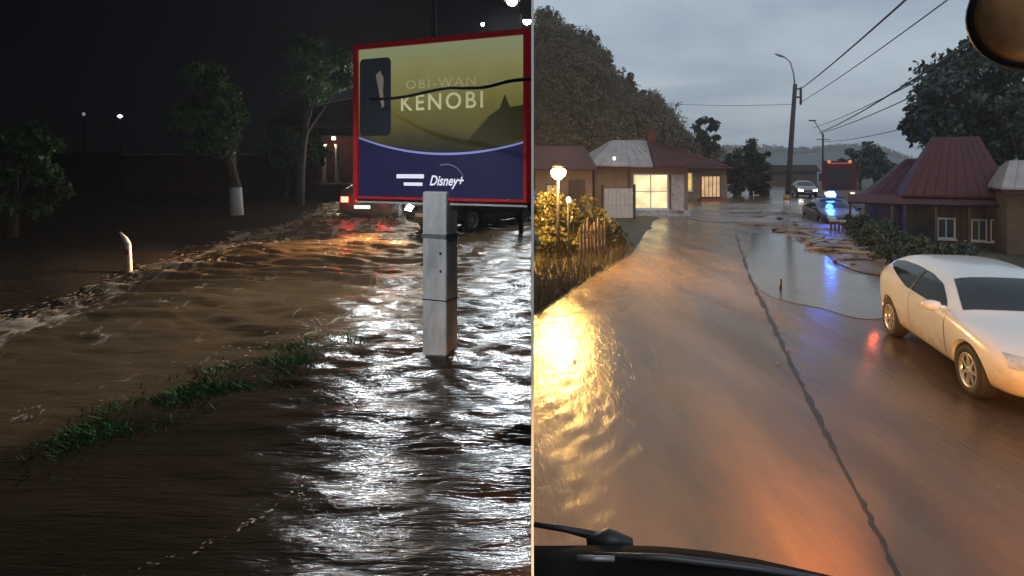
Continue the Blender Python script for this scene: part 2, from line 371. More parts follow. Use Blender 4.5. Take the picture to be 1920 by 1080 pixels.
for k in range(5):
    for zz_ in (z0+.02, z0+PH-.03): MB().lathe([(.012, 0), (.012, .008), (.006, .012)], 8, Matrix.Translation((x0+.2+k*.46, y0-.0285, zz_)) @ Matrix.Rotation(R(90), 4, 'X')).build('bolt', M_gmetal, bb)
MB().box((-.154, -.024, z0-.42), (.159, .254, z0-.37)).build('strap', M_gmetal, bb)
MB().box((-.152, -.022, .62), (.157, .252, .632)).build('joint', M_dmetal, bb)
for hz_ in (.95, 1.15): MB().lathe([(.016, 0), (.016, .006)], 8, Matrix.Translation((.09, -.0205, hz_)) @ Matrix.Rotation(R(90), 4, 'X')).build('bolt', M_dmetal, bb)
# backlit poster print: own coordinates, metres from the lower left corner
poster_o = (x0+fr, y0, z0+.03); pw, ph = PW-fr*1.6, PH-fr-.03
M_post = bpy.data.materials.new('backlit_poster'); M_post.use_nodes = True
t = M_post.node_tree; n_ = t.nodes; l_ = t.links; b_ = n_['Principled BSDF']
tcn = n_.new('ShaderNodeTexCoord'); sp = n_.new('ShaderNodeSeparateXYZ'); l_.new(tcn.outputs['Object'], sp.inputs[0])
q = n_.new('ShaderNodeTexNoise'); q.inputs['Scale'].default_value = 2.2; q.inputs['Detail'].default_value = 4; l_.new(tcn.outputs['Object'], q.inputs['Vector'])
ma = n_.new('ShaderNodeMath'); ma.operation = 'MULTIPLY_ADD'; ma.inputs[1].default_value = .34; l_.new(q.outputs['Fac'], ma.inputs[0]); l_.new(sp.outputs['Z'], ma.inputs[2])
dv = n_.new('ShaderNodeMapRange'); dv.inputs['From Min'].default_value = .6; dv.inputs['From Max'].default_value = 1.9; l_.new(ma.outputs[0], dv.inputs['Value'])
rp = n_.new('ShaderNodeValToRGB'); l_.new(dv.outputs[0], rp.inputs[0]); e = rp.color_ramp.elements
e[0].position = .06; e[0].color = (.008, .008, .005, 1); e[1].position = 1; e[1].color = (.20, .23, .125, 1)
for pos, c in ((.15, (.03, .026, .006)), (.27, (.075, .062, .014)), (.5, (.135, .118, .032)), (.8, (.21, .20, .085))):
    x_ = e.new(pos); x_.color = (*c, 1)
l_.new(rp.outputs[0], b_.inputs['Emission Color']); b_.inputs['Emission Strength'].default_value = .95
b_.inputs['Base Color'].default_value = (.03, .03, .025, 1); b_.inputs['Roughness'].default_value = .35
po = MB().box((0, 0, 0), (pw, .010, ph)).build('poster', M_post, bb); po.location = poster_o
def flat(name, poly, mat, dy, parent=po, thick=.002):
    return MB().prism(poly, -dy-thick, -dy).build(name, mat, parent)
def arcz(u): return .49+.185*((u-1.22)/1.15)**2
us = np.linspace(.004, pw-.004, 40)
M_navy = pm('print_navy', (.01, .01, .03), .4, emit=(.009, .009, .032), estr=1, var=0)
flat('blue_band', [(.004, .004), (pw-.004, .004)]+[(u, arcz(u)) for u in us[::-1]], M_navy, .001)
flat('arc_line', [(u, arcz(u)-.014) for u in us]+[(u, arcz(u)+.012*(1-.6*abs(u-1.2))) for u in us[::-1]], pm('print_paleblue', (.1, .1, .2), .4, emit=(.16, .18, .45), estr=1, var=0), .0035)
flat('dark_ridge', [(1.35, arcz(1.35)+.03), (pw-.004, arcz(pw)+.03), (pw-.004, 1.0), (1.98, .98), (1.92, 1.12), (1.86, .97), (1.74, .9), (1.62, .78)], pm('print_ridge', (.02, .02, .01), .4, emit=(.02, .018, .007), estr=1, var=0), .0012)
def rrect(x0, z0, x1, z1, r, k=5):
    out = []
    for cx, cz, a in ((x1-r, z0+r, -90), (x1-r, z1-r, 0), (x0+r, z1-r, 90), (x0+r, z0+r, 180)):
        for i in range(k+1): th = R(a+90*i/k); out.append((cx+r*math.cos(th), cz+r*math.sin(th)))
    return out
M_phone = pm('print_phone', (.008, .009, .012), .3, emit=(.011, .013, .017), estr=1, var=0)
flat('phone_print', rrect(.015, .71, .46, 1.62, .06), M_phone, .0022)
flat('phone_gleam', [(.25, 1.42), (.31, 1.47), (.36, 1.38), (.35, 1.22), (.37, 1.05), (.335, 1.03), (.30, 1.2)], pm('print_gleam', (.1, .1, .1), .4, emit=(.12, .10, .085), estr=1, var=0), .0052)
M_cream = pm('print_cream', (.3, .3, .2), .4, emit=(.31, .29, .16), estr=1, var=0)
M_cream2 = pm('print_cream_faint', (.3, .3, .2), .4, emit=(.21, .195, .09), estr=1, var=0)
M_white_p = pm('print_white', (.4, .4, .4), .4, emit=(.5, .52, .62), estr=1, var=0)
def text(name, s, x, z, wid, hgt, mat, shear=0.0, bold=0.0, dy=.004, space=1.0):
    cu = bpy.data.curves.new('t', 'FONT'); cu.body = s; cu.size = 1; cu.shear = shear; cu.offset = bold; cu.space_character = space; cu.resolution_u = 4
    ob = bpy.data.objects.new('t', cu); COL.objects.link(ob); bpy.context.view_layer.update()
    me = bpy.data.meshes.new_from_object(ob.evaluated_get(bpy.context.evaluated_depsgraph_get())); bpy.data.objects.remove(ob)
    co = np.array([v.co[:] for v in me.vertices]); mn, mxx = co.min(0), co.max(0)
    for v in me.vertices:
        c = v.co; v.co = (x+(c.x-mn[0])/(mxx[0]-mn[0])*wid, -dy, z+(c.y-mn[1])/(mxx[1]-mn[1])*hgt)
    me.materials.clear(); me.name = name; me.materials.append(mat)
    return link(name, me, mat, po)
text('lettering', 'OBI-WAN', .67, 1.235, .90, .10, M_cream2, space=1.25)
text('lettering', 'KENOBI', .60, .985, 1.06, .185, M_cream, bold=.012, space=1.25)
text('lettering', 'Disney+', .985, .10, .44, .15, M_white_p, shear=.35, bold=.02)
flat('small_print', [(.54, .215), (.91, .215), (.91, .262), (.54, .262)], M_white_p, .004)
flat('small_print', [(.64, .13), (.89, .13), (.89, .168), (.64, .168)], M_white_p, .004)
arc = [(1.20+.24*math.cos(a), .14+.24*math.sin(a)) for a in np.linspace(R(25), R(110), 14)]
flat('logo_arc', arc+[(x_, z_-.012) for x_, z_ in arc[::-1]], pm('print_dim', (.05, .05, .08), .4, emit=(.10, .11, .17), estr=1, var=0), .004)
# overhead cable sagging across the board
cps = [P(520, 214, 15), P(600, 198, 11), P(655, 187, 8.2), P(740, 184, 6.4), P(830, 166, 5.7), P(870, 165, 5.5), P(910, 163, 5.3), P(955, 152, 5.1), P(996, 148, 5.0)]
fine = []
for i in range(len(cps)-1):
    for k in range(4):
        t_ = k/4; p0, p1, p2, p3 = cps[max(i-1, 0)], cps[i], cps[i+1], cps[min(i+2, len(cps)-1)]
        fine.append(.5*((2*p1)+(p2-p0)*t_+(2*p0-5*p1+4*p2-p3)*t_*t_+(3*p1-p0-3*p2+p3)*t_**3))
fine.append(cps[-1])
tag(MB().tube(fine, .016, 6).build('overhead_cable', M_wire), 'black cable sagging across the front of the advertising board', 'cable')

# ------------------------------------------------------------------ trees
def leaf_verts(centres, radii, per, size, seed, squash=.8):
    rs = np.random.RandomState(seed); c = np.repeat(np.array(centres), per, 0); r = np.repeat(np.array(radii), per)
    n = len(c); d = rs.randn(n, 3); d /= np.linalg.norm(d, axis=1)[:, None]
    p = c+d*(r*(rs.rand(n)**.45))[:, None]*np.array([1, 1, squash])
    a = rs.randn(n, 3); a /= np.linalg.norm(a, axis=1)[:, None]; b = np.cross(a, rs.randn(n, 3)); b /= np.linalg.norm(b, axis=1)[:, None]
    s = (size*(.6+.8*rs.rand(n)))[:, None]
    V = np.stack([p-a*s, p+b*s*.55, p+a*s, p-b*s*.55], 1).reshape(-1, 3)
    i = np.arange(n*4).reshape(n, 4); return V, i
def fast_mesh(name, V, F, mat, parent=None):
    me = bpy.data.meshes.new(name); me.vertices.add(len(V)); me.vertices.foreach_set('co', np.ascontiguousarray(V, dtype=np.float32).ravel())
    me.loops.add(F.size); me.loops.foreach_set('vertex_index', F.ravel().astype(np.int32))
    me.polygons.add(len(F)); me.polygons.foreach_set('loop_start', np.arange(0, F.size, F.shape[1])); me.polygons.foreach_set('loop_total', np.full(len(F), F.shape[1]))
    me.update(calc_edges=True); return link(name, me, mat, parent)
def tree(name, label, base, crown, rx, rz, nclump, per, leaf, mat, seed, trunk_r=.12, lime=0.0, cat='tree', group=None, ry=None, clump=.33, shape='ball'):
    rs = random.Random(seed); base = Vector(base); root = empty(name, base); tag(root, label, cat, group)
    c = Vector(crown)-base; ry = ry or rx
    mbt = MB(); top = Vector((c.x*.9, c.y*.9, max(.15, c.z+rz*.3)))
    bend = [Vector((0, 0, -.2)), Vector((c.x*.08+.02, c.y*.1, c.z*.3)), Vector((c.x*.45, c.y*.5, c.z*.68)), top]
    mbt.tube(bend, [trunk_r*1.25, trunk_r, trunk_r*.75, trunk_r*.25], 9)
    cs = []; rads = []
    for i in range(nclump):
        while True:
            u = Vector((rs.uniform(-1, 1), rs.uniform(-1, 1), rs.uniform(-1, 1)))
            if .25 < u.length < 1: break
        if shape == 'cone':
            hh = (u.z+1)/2; k = 1-.85*hh; u = Vector((u.x*k, u.y*k, u.z))
        q_ = Vector((c.x+u.x*rx, c.y+u.y*ry, c.z+u.z*rz)); cs.append(tuple(q_)); rads.append(min(rx, rz)*clump*(.6+.7*rs.random()))
        if i < 9:
            st_ = bend[1].lerp(bend[2], rs.random()); mbt.tube([st_, st_.lerp(q_, .5)+Vector((0, 0, -.05*rz)), q_], [trunk_r*.4, trunk_r*.25, trunk_r*.08], 6, False)
    tr = mbt.build('trunk', M_bark, root)
    if lime: MB().tube([Vector((0, 0, -.15)), Vector((c.x*.04, c.y*.05, lime*.5)), Vector((c.x*.08+.02, c.y*.1, lime))], [trunk_r*1.30, trunk_r*1.18, trunk_r*1.05], 12).build('whitewash', M_lime, root)
    V, F = leaf_verts(cs, rads, per, leaf, seed); fast_mesh('crown', V, F, mat, root); return root
b = GL(445, 412)
tree('street_tree', 'whitewashed street tree on the dark bank, nearest to the marker post', b, P(395, 210, b.y), .95, 1.55, 44, 210, .075, M_leafn, 21, .16, .98, group='street trees on the night bank')
b = GL(560, 392); tree('street_tree', 'tall street tree rising beside the red top corner of the board', b, P(592, 130, b.y), 1.35, 1.05, 48, 230, .085, M_leafn, 22, .15, group='street trees on the night bank')
b = GL(535, 378); tree('street_tree', 'low bushy tree with pale leaves beside the lit porch', b, P(556, 278, b.y), 1.15, .95, 36, 190, .09, M_leafn, 23, .1, group='street trees on the night bank')
b = GL(20, 455); tree('street_tree', 'dim bushy tree at the far left edge of the night street', b, P(35, 315, b.y), 1.0, 1.05, 28, 150, .08, M_leafn, 24, .12, group='street trees on the night bank')

# marker post
b = GL(243, 508); mp_ = empty('marker_post', b); tag(mp_, 'white roadside marker post with broken tilted top at the water edge', 'marker post')
M_mark = pm('marker_white', (.75, .72, .68), .5, var=.12)
MB().tube([(0, 0, -.3), (-.02, 0, .30), (-.03, 0, .52)], [.06, .055, .05], 10).build('post', M_mark, mp_)
MB().tube([(-.03, 0, .50), (-.08, -.01, .60), (-.17, -.02, .72)], [.052, .045, .012], 8).build('broken_top', M_mark, mp_)
MB().box((-.075, -.060, .30), (.025, -.05, .40)).build('reflector', pm('reflector_red', (.4, .03, .02), .2), mp_)

# red wall and lit porch behind the trees
def box_at(name, p0, p1, h, th, mat, parent=None, z=None):
    p0, p1 = Vector(p0), Vector(p1); d = (p1-p0); ln = math.hypot(d.x, d.y); a = math.atan2(d.y, d.x)
    o = MB().box((0, 0, 0), (ln, th, h)).build(name, mat, parent); o.location = p0; o.rotation_euler = (0, 0, a); return o
rw = empty('garden_wall', (-17.5, 26, zL(26))); tag(rw, 'dim reddish brick garden wall behind the whitewashed tree', 'wall')
M_brick = pm('red_brick', (.13, .04, .028), .85, var=.3, scale=4, bump=.02)
MB().box((0, 0, -.4), (8.2, .25, 1.75)).build('wall_body', M_brick, rw)
MB().box((-.05, -.06, 1.752), (8.25, .31, 1.84)).build('coping', M_concrete, rw)
for i in range(5): MB().box((i*1.98, -.09, -.4), (i*1.98+.34, -.002, 1.74)).build('pier', M_brick, rw)
hp = P(600, 300, 31); ph_ = empty('porch_house', (hp.x-.8, 31, zL(31))); tag(ph_, 'house with a lit porch and two pale columns beyond the tail lights', 'house')
MB().box((-1.5, 1.4, -.3), (5.5, 6, 3.1)).build('wall_body', M_brick, ph_)
MB().prism([(-1.9, 3.102), (5.9, 3.102), (4.6, 4.4), (-.6, 4.4)], -.2, 6.3).build('roof', M_dmetal, ph_)
M_col = pm('pale_column', (.72, .66, .6), .6, var=.05)
for cx in (.92, 1.62): MB().tube([(cx, .2, .25), (cx, .2, .5), (cx, .2, 2.0), (cx, .2, 2.2)], [.16, .12, .11, .15], 12).build('column', M_col, ph_)
MB().box((.5, -.3, -.2), (3.2, 1.39, .2)).build('step', M_concrete, ph_)
MB().box((1.1, 1.36, .25), (1.5, 1.395, 2.1)).build('door', M_timber, ph_)
MB().tube([(1.3, .6, 2.45), (1.3, .6, 2.6)], .1, 10).build('porch_lamp', glow('porch_lamp_glass', (1, .78, .55), 5), ph_)
MB().box((.4, 0, 2.62), (3.3, 1.38, 2.74)).build('porch_roof', M_dmetal, ph_)
def light(name, loc, energy, col, rad=.1, kind='POINT', parent=None, aim=None, size=70, blend=.5):
    ld = bpy.data.lights.new(name, kind); ld.energy = energy; ld.color = col; ld.shadow_soft_size = rad
    o = bpy.data.objects.new(name, ld); COL.objects.link(o); o.location = loc
    if kind == 'SPOT': ld.spot_size = R(size); ld.spot_blend = blend
    if aim is not None: o.rotation_euler = (Vector(aim)-Vector(loc)).to_track_quat('-Z', 'Y').to_euler()
    return o
light('porch_light', ph_.location+Vector((1.3, .0, 2.3)), 18, (1, .78, .55), .1)

# street lamps of the night side
M_mast = pm('mast_black', (.008, .008, .008), .9, spec=.05, var=.1)
M_led = glow('led_white', (.92, .97, 1), 60)
def street_lamp(label, base, heads, pole_r=.06, energy=300, group='street lamps of the night street', lens=.22, col=(.9, .96, 1), aim=None, spot=78, rad=.22):
    root = empty('street_lamp', base); tag(root, label, 'street lamp', group); base = Vector(base)
    ztop = max(h.z for h in heads)-base.z
    MB().tube([(0, 0, -.3), (0, 0, ztop*.5), (0, 0, ztop-.25)], [pole_r*1.3, pole_r, pole_r*.7], 10).build('pole', M_mast, root)
    for hi_, h in enumerate(heads):
        q_ = Vector(h)-base; en_ = energy[hi_] if isinstance(energy, list) else energy
        MB().tube([(0, 0, min(ztop-.3, q_.z-.1)), (q_.x*.4, q_.y*.4, q_.z+.05), (q_.x, q_.y, q_.z+.09)], [pole_r*.6, pole_r*.5, pole_r*.45], 8).build('arm', M_mast, root)
        MB().box((q_.x-lens*1.2, q_.y-lens*.7, q_.z+.03), (q_.x+lens*1.2, q_.y+lens*.7, q_.z+.13)).build('lamp_head', M_dmetal, root)
        MB().lathe([(lens*.25, -.10), (lens*.6, -.07), (lens*.75, -.01), (lens*.75, .028)], 16, Matrix.Translation(q_)).build('lens', M_led, root)
        light('lamp_light', Vector(h)+Vector((0, 0, -.30)), en_, col, rad, 'SPOT', aim=aim or (h.x-.3, h.y-6.5, 0), size=spot, blend=.7)
    return root
street_lamp('added floodlight mast for the water glitter, three tiers of lamps behind the concrete pillar', (-2.02, 12.4, zL(12.4)), [Vector((-3.6, 12.0, 8.8)), Vector((-.62, 12.2, 8.8)), Vector((-3.45, 12.0, 6.7)), Vector((-.6, 12.2, 6.7)), Vector((-3.2, 12.0, 4.8)), Vector((-.6, 12.2, 4.8))], .07, [230, 30, 480, 90, 850, 520], rad=.30)  # added mast, lamps tiered to spread glitter over the water
street_lamp('added lamp behind the camera lighting the pillar front', (-4.6, -.9, zL(0)), [Vector((-3.6, -.7, 7.4))], .07, 2600, aim=(-1.25, 6.9, 1.7), spot=22)  # added unseen lamp, narrow beam to brighten the pillar front
hA, hB = P(960, 3, 15.5), P(988, 40, 20)
street_lamp('street lamp with its bright head cut by the top edge', (-.30, 15.7, zL(15.7)), [hA], .05, 1100, lens=.17)
street_lamp('street lamp lighting just over the top right of the board', (-.20, 20.2, zL(20.2)), [hB], .05, 1100, lens=.17)
hC = P(905, 45, 30); street_lamp('small distant street lamp peeping over the middle of the board', (hC.x, 30.2, zL(30)), [hC], .05, 200, lens=.1)
for (px_, py_, s_, lb) in ((225, 218, 1, 'brighter of two distant lamps in the black night'), (157, 214, .45, 'fainter of two distant lamps in the black night')):
    p_ = P(px_, py_, 85); r_ = empty('distant_lamp', (p_.x, p_.y, zL(85))); tag(r_, lb, 'lamp', 'distant lamps')
    MB().tube([(0, 0, -1), (0, 0, p_.z-zL(85)-.15)], .07, 6).build('pole', M_dmetal, r_)
    MB().lathe([(.1, -.25), (.26*s_+.1, 0), (.1, .25)], 10, Matrix.Translation((0, 0, p_.z-zL(85)))).build('bulb', glow('distant_bulb' if s_ == 1 else 'distant_bulb_faint', (.8, .85, 1), 3 if s_ == 1 else .25), r_)

# added glowing facade, unseen behind the board, to whiten the water
sh = empty('added_facade', (-6.15, 23.5, zL(23.5))); tag(sh, 'added glowing facade hidden behind the board to brighten the water', 'added_facade')
MB().box((0, .3, -.3), (6.05, 5, 5.6)).build('wall_body', M_concrete, sh)
M_sw = glow('added_glow_warm', (1, .80, .62), 4.5); M_sc = glow('added_glow_cool', (.80, .93, 1), 5.5)
for k in range(6):
    MB().box((.10+k*.99, .24, .15), (.10+k*.99+.90, .295, 2.45)).build('glow_panel', M_sw if k < 2 else M_sc, sh)
    MB().box((.10+k*.99, .24, 2.85), (.10+k*.99+.90, .295, 5.2)).build('upper_glow_panel', M_sw if k < 2 else M_sc, sh)
    MB().box((.02+k*.99, .20, -.2), (.095+k*.99, .297, 5.5)).build('pilaster', M_gmetal, sh)
MB().box((-.05, .02, 2.48), (6.06, .297, 2.82)).build('fascia', M_dmetal, sh)

# ------------------------------------------------------------------ cars
def interp(xs, ysv, x): return float(np.interp(x, xs, ysv))
HATCH = [ # x, zb, zbelt, ztop, w_sill, w_belt, w_top   (front is +x)
 (2.03, .34, .48, .58, .50, .56, .50), (1.97, .24, .56, .67, .66, .70, .62), (1.78, .20, .66, .755, .78, .81, .70), (1.40, .19, .76, .85, .83, .85, .72),
 (1.02, .19, .84, .915, .84, .86, .72), (.84, .19, .865, .95, .84, .865, .70), (.50, .19, .885, 1.15, .84, .87, .62), (.16, .19, .90, 1.31, .84, .87, .575),
 (-.20, .19, .92, 1.385, .84, .87, .57), (-.70, .19, .945, 1.42, .84, .865, .565), (-1.20, .19, .985, 1.415, .83, .855, .56), (-1.60, .20, 1.02, 1.36, .82, .83, .55),
 (-1.80, .24, 1.00, 1.16, .78, .80, .60), (-1.96, .30, .92, .985, .72, .74, .62), (-2.02, .36, .70, .80, .64, .66, .56)]
SEDAN = [
 (2.25, .34, .48, .58, .56, .62, .54), (2.15, .24, .58, .68, .70, .74, .66), (1.8, .20, .70, .80, .82, .85, .74), (1.2, .19, .82, .92, .86, .89, .76),
 (.92, .19, .87, .98, .87, .89, .74), (.45, .19, .90, 1.26, .87, .89, .62), (.05, .19, .92, 1.41, .87, .89, .58), (-.5, .19, .93, 1.44, .87, .89, .57),
 (-1.0, .19, .95, 1.38, .87, .885, .57), (-1.45, .20, .96, 1.14, .86, .875, .62), (-1.7, .20, .96, 1.04, .85, .86, .68), (-2.1, .26, .90, .985, .80, .81, .68), (-2.26, .36, .72, .84, .70, .72, .6)]
def make_car(name, label, loc, rz, spec, paint, wheel_r=.31, axles=(1.24, -1.26), track=.745, lights_on=None, rear=None, cat='car', detail=True, group=None):
    root = empty(name, loc, rz); tag(root, label, cat, group)
    V = []; nsec = None
    for (x, zb, zl, zt, ws, wb, wt) in spec:
        half = [(0, zb), (ws*.75, zb), (ws*.97, zb+.05), (ws+.01, zb+(zl-zb)*.35), (max(ws, wb)+.012, zb+(zl-zb)*.7), (wb, zl), (wb*.45+wt*.55+.02, zl+(zt-zl)*.55), (wt, zl+(zt-zl)*.90), (wt*.62, zt-.005), (0, zt)]
        ring = [(x, y, z) for y, z in half]+[(x, -y, z) for y, z in half[-2:0:-1]]
        nsec = len(ring); V += ring
    m = len(spec); F = []
    for i in range(m-1):
        for k in range(nsec):
            k2 = (k+1) % nsec; F.append((i*nsec+k, i*nsec+k2, (i+1)*nsec+k2, (i+1)*nsec+k))
    F.append(tuple(range(nsec))); F.append(tuple(range((m-1)*nsec, m*nsec))[::-1])
    me = bpy.data.meshes.new('body'); me.from_pydata(V, [], F)
    bm = bmesh.new(); bm.from_mesh(me); bmesh.ops.recalc_face_normals(bm, faces=bm.faces); bm.to_mesh(me); bm.free()
    tmp = bpy.data.objects.new('tmp', me); COL.objects.link(tmp)
    ss = tmp.modifiers.new('s', 'SUBSURF'); ss.levels = 2 if detail else 1
    cut = MB()
    for ax in axles:
        for sg in (-1, 1):
            cut.lathe([(wheel_r+.055, -.17), (wheel_r+.055, .30)], 28, Matrix.Translation((ax, sg*.72, wheel_r)) @ Matrix.Rotation(R(-90*sg), 4, 'X'))
    co = cut.build('cut', None); bo = tmp.modifiers.new('b', 'BOOLEAN'); bo.object = co; bo.operation = 'DIFFERENCE'; bo.solver = 'EXACT'
    bpy.context.view_layer.update(); dg = bpy.context.evaluated_depsgraph_get()
    body = bpy.data.meshes.new_from_object(tmp.evaluated_get(dg))
    bo.show_viewport = False; bpy.context.view_layer.update(); dg = bpy.context.evaluated_depsgraph_get()
    full = bpy.data.meshes.new_from_object(tmp.evaluated_get(dg))
    bvh = BVHTree.FromPolygons([v.co[:] for v in full.vertices], [p.vertices[:] for p in full.polygons])
    bpy.data.objects.remove(tmp); bpy.data.objects.remove(co); bpy.data.meshes.remove(full)
    body.name = 'body'; body.materials.clear(); body.polygons.foreach_set('use_smooth', [True]*len(body.polygons))
    try: body.set_sharp_from_angle(angle=R(42))
    except Exception: pass
    link('body', body, paint, root)
    def patch(pname, grid, org, dirv, mat, off=.006):     # grid of (a,b) -> origin function, projected on the body
        rws = len(grid); cl = len(grid[0]); vs = []
        for row in grid:
            for g in row:
                o_ = org(*g); h = bvh.ray_cast(Vector(o_), Vector(dirv))
                vs.append((h[0]+h[1]*off) if h[0] is not None else Vector(o_)+Vector(dirv)*.5)
        fs = [(i*cl+k, i*cl+k+1, (i+1)*cl+k+1, (i+1)*cl+k) for i in range(rws-1) for k in range(cl-1)]
        return mobj(pname, vs, fs, mat, root, True)
    xs = [q[0] for q in spec][::-1]; zts = [q[3] for q in spec][::-1]; zbs = [q[2] for q in spec][::-1]
    def roof(x): return interp(xs, zts, x)
    cow = spec[5][0] if spec is HATCH else spec[4][0]
    xr = -1.52 if spec is HATCH else -1.42
    for sg in (-1, 1):
        org = lambda a, c: (a, sg*1.5, c)
        for (xa, xb_) in ((cow-.22, -.38), (-.42, xr)):
            g = []
            for j in range(7):
                row = []
                for i in range(15):
                    x = xa+(xb_-xa)*i/14; lo = interp(xs, zbs, x)+.035+(.13 if spec is HATCH else .03)*max(0, (-x-.6)/.9); hi = max(lo+.012, roof(x)-(.125 if spec is HATCH else .085))
                    row.append((x, lo+(hi-lo)*j/6))
                g.append(row)
            patch('side_window', g, org, (0, -sg, 0), M_glass, .004)
        patch('window_pillar', [[(x, z) for x in (-.37, -.40, -.43)] for z in np.linspace(interp(xs, zbs, -.4)+.035, roof(-.4)-(.13 if spec is HATCH else .09), 6)], org, (0, -sg, 0), M_black, .008)
        if detail:
            for xs_ in (cow-.12, -.40, ):
                g = [[(xs_-.10*max(0, (.55-z))*(1 if xs_ > 0 else -1), z), (xs_-.012-.10*max(0, (.55-z))*(1 if xs_ > 0 else -1), z)] for z in np.linspace(.30, .93, 9)]
                patch('door_seam', g, org, (0, -sg, 0), M_black, .003)
            g = [[(x, z) for x in np.linspace(-.62 if spec is SEDAN else -.22, -.40 if spec is SEDAN else -.02, 5)] for z in (.80, .835)]
            patch('door_handle', g, org, (0, -sg, 0), paint, .022)
            g = [[(x, z) for x in np.linspace(.90, -.92, 20)] for z in (.20, .235, .27)]
            patch('sill', g, org, (0, -sg, 0), M_black if spec is SEDAN else paint, .008)
        # door mirror
        mm = MB(); mm.tube([(cow-.18, sg*.83, .955), (cow-.16, sg*.93, .965)], .03, 8)
        mm.lathe([(.03, -.075), (.085, -.05), (.10, 0), (.085, .05), (.03, .07)], 12, Matrix.Translation((cow-.14, sg*1.0, .99)) @ Matrix.Scale(.75, 4, (1, 0, 0)) @ Matrix.Scale(1.15, 4, (0, 1, 0)) @ Matrix.Scale(.95, 4, (0, 0, 1)))
        mm.build('door_mirror', paint, root)
    # windscreen and rear window
    top = lambda a, c: (a, c, 3)
    g = []
    for j in range(9):
        x = cow-.04+(.155-cow+.04)*j/8; hw = .70-.165*j/8
        g.append([(x, hw*(i/6-1)) for i in range(13)])
    patch('windscreen', g, top, (0, 0, -1), M_glass, .005)
    bk = lambda a, c: (-4, a, c)
    hi, lo = (1.29, 1.03) if spec is HATCH else (1.33, 1.06)
    patch('rear_window', [[(.50*(i/5-1)*(1+.12*(1-j/4)), lo+(hi-lo)*j/4) for i in range(11)] for j in range(5)], bk, (1, 0, 0), M_glass, .005)
    fr_ = lambda a, c: (4, a, c)
    M_hl = pm('headlamp_glass', (.5, .52, .54), .1, .3, var=.3, scale=18)
    for sg in (-1, 1):
        m_h = glow('headlamp_lit', (1, .9, .7), 25) if lights_on else M_hl
        patch('headlamp', [[(sg*(.40+.34*i/6), .56+.02*i/6+(.11+.03*i/6)*j/3) for i in range(7)] for j in range(4)], fr_, (-1, 0, 0), m_h, .008)
        zt_ = .80 if spec is HATCH else .78
        patch('tail_lamp', [[(sg*(.44+.24*i/4), zt_-.16+.16*j/3) for i in range(5)] for j in range(4)], bk, (1, 0, 0),
              glow('tail_lamp_lit', (1, .05, .03), 22) if rear else pm('tail_lamp_red', (.35, .015, .012), .15), .008)
        patch('fog_recess', [[(sg*(.38+.22*i/4), .30+.09*j/3) for i in range(5)] for j in range(4)], fr_, (-1, 0, 0), M_black, .006)
    patch('grille', [[(.34*(i/4-1), .50+.10*j/3) for i in range(9)] for j in range(4)], fr_, (-1, 0, 0), M_black, .006)
    patch('lower_intake', [[(.33*(i/4-1), .30+.11*j/3) for i in range(9)] for j in range(4)], fr_, (-1, 0, 0), M_black, .006)
    patch('number_plate', [[(.25*(i/4-1), .43+.1*j/2) for i in range(9)] for j in range(3)], bk, (1, 0, 0), glow('plate_lit', (.75, 1, .85), 1.5) if rear else M_pvc, .012)
    patch('number_plate', [[(.25*(i/4-1), .43+.09*j/2) for i in range(9)] for j in range(3)], fr_, (-1, 0, 0), M_pvc, .014)
    # wheels
    for ax in axles:
        for sg in (-1, 1):
            wl = empty('wheel', (0, 0, 0)); wl.parent = root; wl.location = (ax, sg*track, wheel_r); wl.rotation_euler = (R(-90*sg), 0, 0)
            ty = MB(); w_ = .095
            ty.lathe([(wheel_r*.66, -w_), (wheel_r*.93, -w_), (wheel_r, -w_*.7), (wheel_r, w_*.7), (wheel_r*.94, w_), (wheel_r*.68, w_), (wheel_r*.64, w_*.7)], 30); ty.build('tyre', M_tyre, wl)
            rm = MB(); rr_ = wheel_r*.68
            rm.lathe([(rr_*.9, w_*.3), (rr_, w_*.45), (rr_, w_*1.0), (rr_*.93, w_*1.05), (rr_*.88, w_*.8), (rr_*.86, w_*.32)], 30)
            for k in range(7):
                M4 = Matrix.Rotation(2*math.pi*k/7, 4, 'Z'); rm.box((rr_*.12, -.020, w_*.55), (rr_*.93, .020, w_*.88), M4)
            rm.lathe([(rr_*.24, w_*.5), (rr_*.24, w_*.98), (rr_*.12, w_*1.03)], 14); rm.build('rim', M_alloy, wl)
            MB().lathe([(rr_*.8, w_*.1), (rr_*.8, w_*.28)], 20).build('brake_disc', M_dmetal, wl)
    return root
b = GL(700, 412)
make_car('car', 'car with glowing red tail lamps driving away beyond the board', (b.x, b.y+2.0, zL(b.y+2)-.17), R(83), SEDAN, M_tpaint, rear=True, detail=False)
for sx in (-.62, .62): light('tail_light', (b.x+sx, b.y-.5, zL(b.y)+.60), 4, (1, .08, .05), .07)
b = GL(868, 437)
make_car('car', 'dark car behind the pillar with its headlamps on', (b.x+.2, b.y+1.6, zL(b.y+1.6)-.06), R(-122), SEDAN, M_bpaint, lights_on=True, detail=False)
hd = Vector((math.cos(R(-122)), math.sin(R(-122)), 0)); sdv = Vector((-hd.y, hd.x, 0)); cc = Vector((b.x+.2, b.y+1.6, zL(b.y+1.6)))
for k in (-1, 1):
    p_ = cc+hd*2.30+sdv*.55*k+Vector((0, 0, .62)); light('headlight', p_, 3600, (1, .66, .36), .07, 'SPOT', aim=p_+Vector((-4.0, -4.3, -1.75)), size=58, blend=.9)

